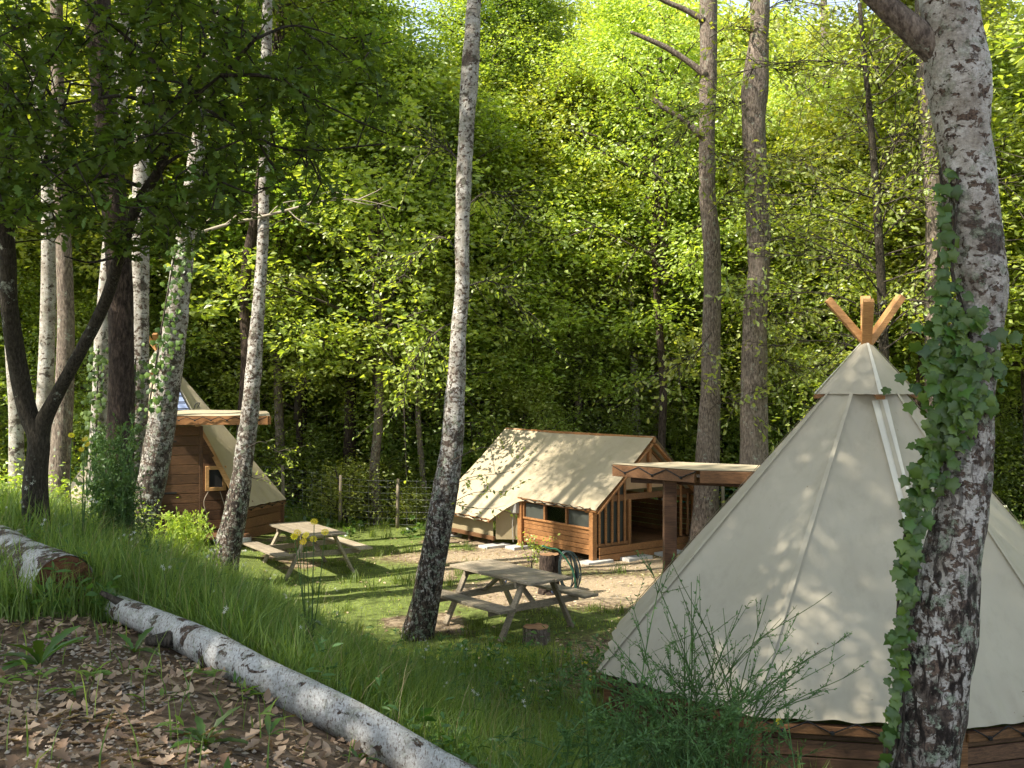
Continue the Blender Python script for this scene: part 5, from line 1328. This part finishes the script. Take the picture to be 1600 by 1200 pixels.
for k in nr:
    ax = axes(D[k], N[k]); m = Matrix([list(ax[0]), list(ax[1]), list(ax[2])]).transposed()
    link('fallen_leaf', DL[g.integers(4)], GROUND, C[k], m.to_euler(), g.uniform(.055, .115))
# sparse dry leaves and scraps over the clearing
x, y = gsample(5000, 9, 22, g); k = sand_mask(x, y) + g.uniform(-.1, .25, len(x)) > .12; x, y = x[k], y[k]
C = np.stack([x, y, gz(x, y) + .01], 1); D = rand_unit(len(x), g); D[:, 2] *= .2
mb = MB(); shape_leaves(mb, C, .06, *OVAL, D, rand_unit(len(x), g) * .5 + [0, 0, 1], g); link('scattered_leaves', mb.mesh('scattered_leaves', M['dryleaf']), kind='stuff')
def pebbles(name, x, y, s, mat):
    n = len(x); O = np.array([(1, 0, 0), (-1, 0, 0), (0, 1, 0), (0, -1, 0), (0, 0, .6), (0, 0, -.6)]); T = np.array([(0, 2, 4), (2, 1, 4), (1, 3, 4), (3, 0, 4), (2, 0, 5), (1, 2, 5), (3, 1, 5), (0, 3, 5)])
    a = g.uniform(0, 6.28, n); V = O[None] * g.uniform(.6, 1.3, (n, 6, 1)) * (s * g.uniform(.4, 1.4, n))[:, None, None]
    c, s_ = np.cos(a)[:, None], np.sin(a)[:, None]; V = np.stack([V[..., 0] * c - V[..., 1] * s_, V[..., 0] * s_ + V[..., 1] * c, V[..., 2]], -1)
    V += np.stack([x, y, gz(x, y) + .004], 1)[:, None]
    mb = MB(); mb.add(V.reshape(-1, 3), (T[None] + (np.arange(n) * 6)[:, None, None]).reshape(-1, 3)); link(name, mb.mesh(name, mat, False), kind='stuff')
M['stone'] = m_leaf('pale_stone', (.22, .18, .13), (.52, .45, .36), .0, .02)
x, y = gsample(9000, 3.0, 6.2, g, 1.15); k = (litter_mask(x, y) > .5) & (fbm(x * 1.6 + 3, y * 1.6) + .25 * sm((-x - 1.2) / 1.0) - .25 * sm((y - 4.6) / 1.0) > .5); pebbles('gravel', x[k], y[k], .014, M['stone'])
x, y = gsample(5000, 12, 20, g); k = sand_mask(x, y) > .45; pebbles('scattered_stones', x[k], y[k], .014, M['stone'])
x, y = gsample(260, 3.2, 7.2, g); k = litter_mask(x, y) > .4; mb = MB()
for a, b_ in zip(x[k], y[k]):
    t = g.uniform(0, 6.28); l_ = g.uniform(.06, .28); p = np.array([a, b_, gzf(a, b_) + .012]); d = np.array([math.cos(t), math.sin(t), 0]) * l_
    q = p + d; q[2] = gzf(q[0], q[1]) + .02; tube(mb, [p, (p + q) / 2 + [0, 0, .01], q], g.uniform(.002, .006), 5, 5)
link('fallen_twigs', mb.mesh('fallen_twigs', M['limb']), kind='stuff')

# ------------------------------------------------------------------ flowers
def daisy(mbp, mbc, c, r, g, nrm=None, np_=12):
    nrm = np.array([g.normal(0, .4), -.8, .7]) if nrm is None else nrm; nrm = nrm / np.linalg.norm(nrm); ax = axes(nrm)
    for k in range(np_):
        t = 2 * math.pi * k / np_; d = ax[1] * math.cos(t) + ax[2] * math.sin(t); s_ = np.cross(nrm, d)
        mbp.add([c + d * r * .2, c + d * r * .7 + s_ * r * .16, c + d * r * 1.05 + nrm * r * .05, c + d * r * .7 - s_ * r * .16], [(0, 1, 2), (0, 2, 3)])
    V = [c + nrm * r * .18] + [c + (ax[1] * math.cos(t) + ax[2] * math.sin(t)) * r * .28 for t in np.arange(6) * math.pi / 3]; mbc.add(V, [(0, k + 1, (k + 1) % 6 + 1) for k in range(6)])
M['disc'] = m_plain('orange_disc', (.62, .42, .02), .8)
def flower_plant(label, heads, d, r, seed, foot, cat='flower'):
    g = np.random.default_rng(seed); f_ = P(foot[0], foot[1], d); f_[2] = gzf(f_[0], f_[1]); root = thing('yellow_flower_plant', label, cat, f_)
    for px, py in heads:
        c = P(px, py, d + g.normal(0, .05)); mb = MB(); tube(mb, [f_ + [g.normal(0, .03), 0, 0], (f_ + c) / 2 + g.normal(0, .03, 3), c], [.005, .004, .003], 5, 10, False); part('stem', mb, M['broom'], root)
        a, b_ = MB(), MB(); daisy(a, b_, c + [0, -.005, 0], r, g); h = part('flower_head', a, M['yellow'], root); link('disc', b_.mesh('disc', M['disc'], True, f_), h)
    C = np.array([f_ + [g.normal(0, .05), g.normal(0, .05), g.uniform(.05, .5)] for _ in range(26)]); mb = MB(); shape_leaves(mb, C, .09, *SLIM, None, None, g); part('leaves', mb, M['weed'], root)
flower_plant('yellow daisies on tall stems in front of the far picnic table', [(491, 815), (460, 838), (474, 846), (465, 832), (508, 831), (490, 842), (478, 836)], 7.0, .03, 1, (485, 960))
flower_plant('yellow daisies rising above the grass left of the left tent', [(112, 680), (133, 686), (137, 694), (128, 702)], 8.6, .03, 2, (125, 820))
flower_plant('single yellow flower in front of the wooden base of the big tent', [(1217, 1127)], 6.4, .026, 3, (1205, 1230))
def scatter_fl(name, mat, n, d0, d1, cond, h0, h1, r, g):
    x, y = gsample(n, d0, d1, g); k = cond(x, y) & (fbm(x * .9 + 7, y * .9) > .5); x, y = x[k], y[k]; mb = MB(); st = MB()
    for a, b_ in zip(x, y):
        z = gzf(a, b_); c = np.array([a + g.normal(0, .04), b_, z + g.uniform(h0, h1)]); tube(st, [(a, b_, z), c], [.003, .002], 3, None, False)
        for _ in range(g.integers(1, 4)): daisy(mb, mb, c + g.normal(0, .02, 3), r * g.uniform(.7, 1.2), g, None, 5)
    o = link(name, mb.mesh(name, mat), kind='stuff'); link('flower_stems', st.mesh('flower_stems', M['broom']), kind='stuff')
scatter_fl('yellow_meadow_flowers', M['yellow'], 260, 5, 12.5, lambda x, y: (litter_mask(x, y) < .2) & (x > -1) & (x < 1.8), .15, .32, .014, g)
scatter_fl('white_meadow_flowers', M['white_fl'], 300, 6, 13, lambda x, y: (litter_mask(x, y) < .2) & (x < .3), .3, .75, .015, g)
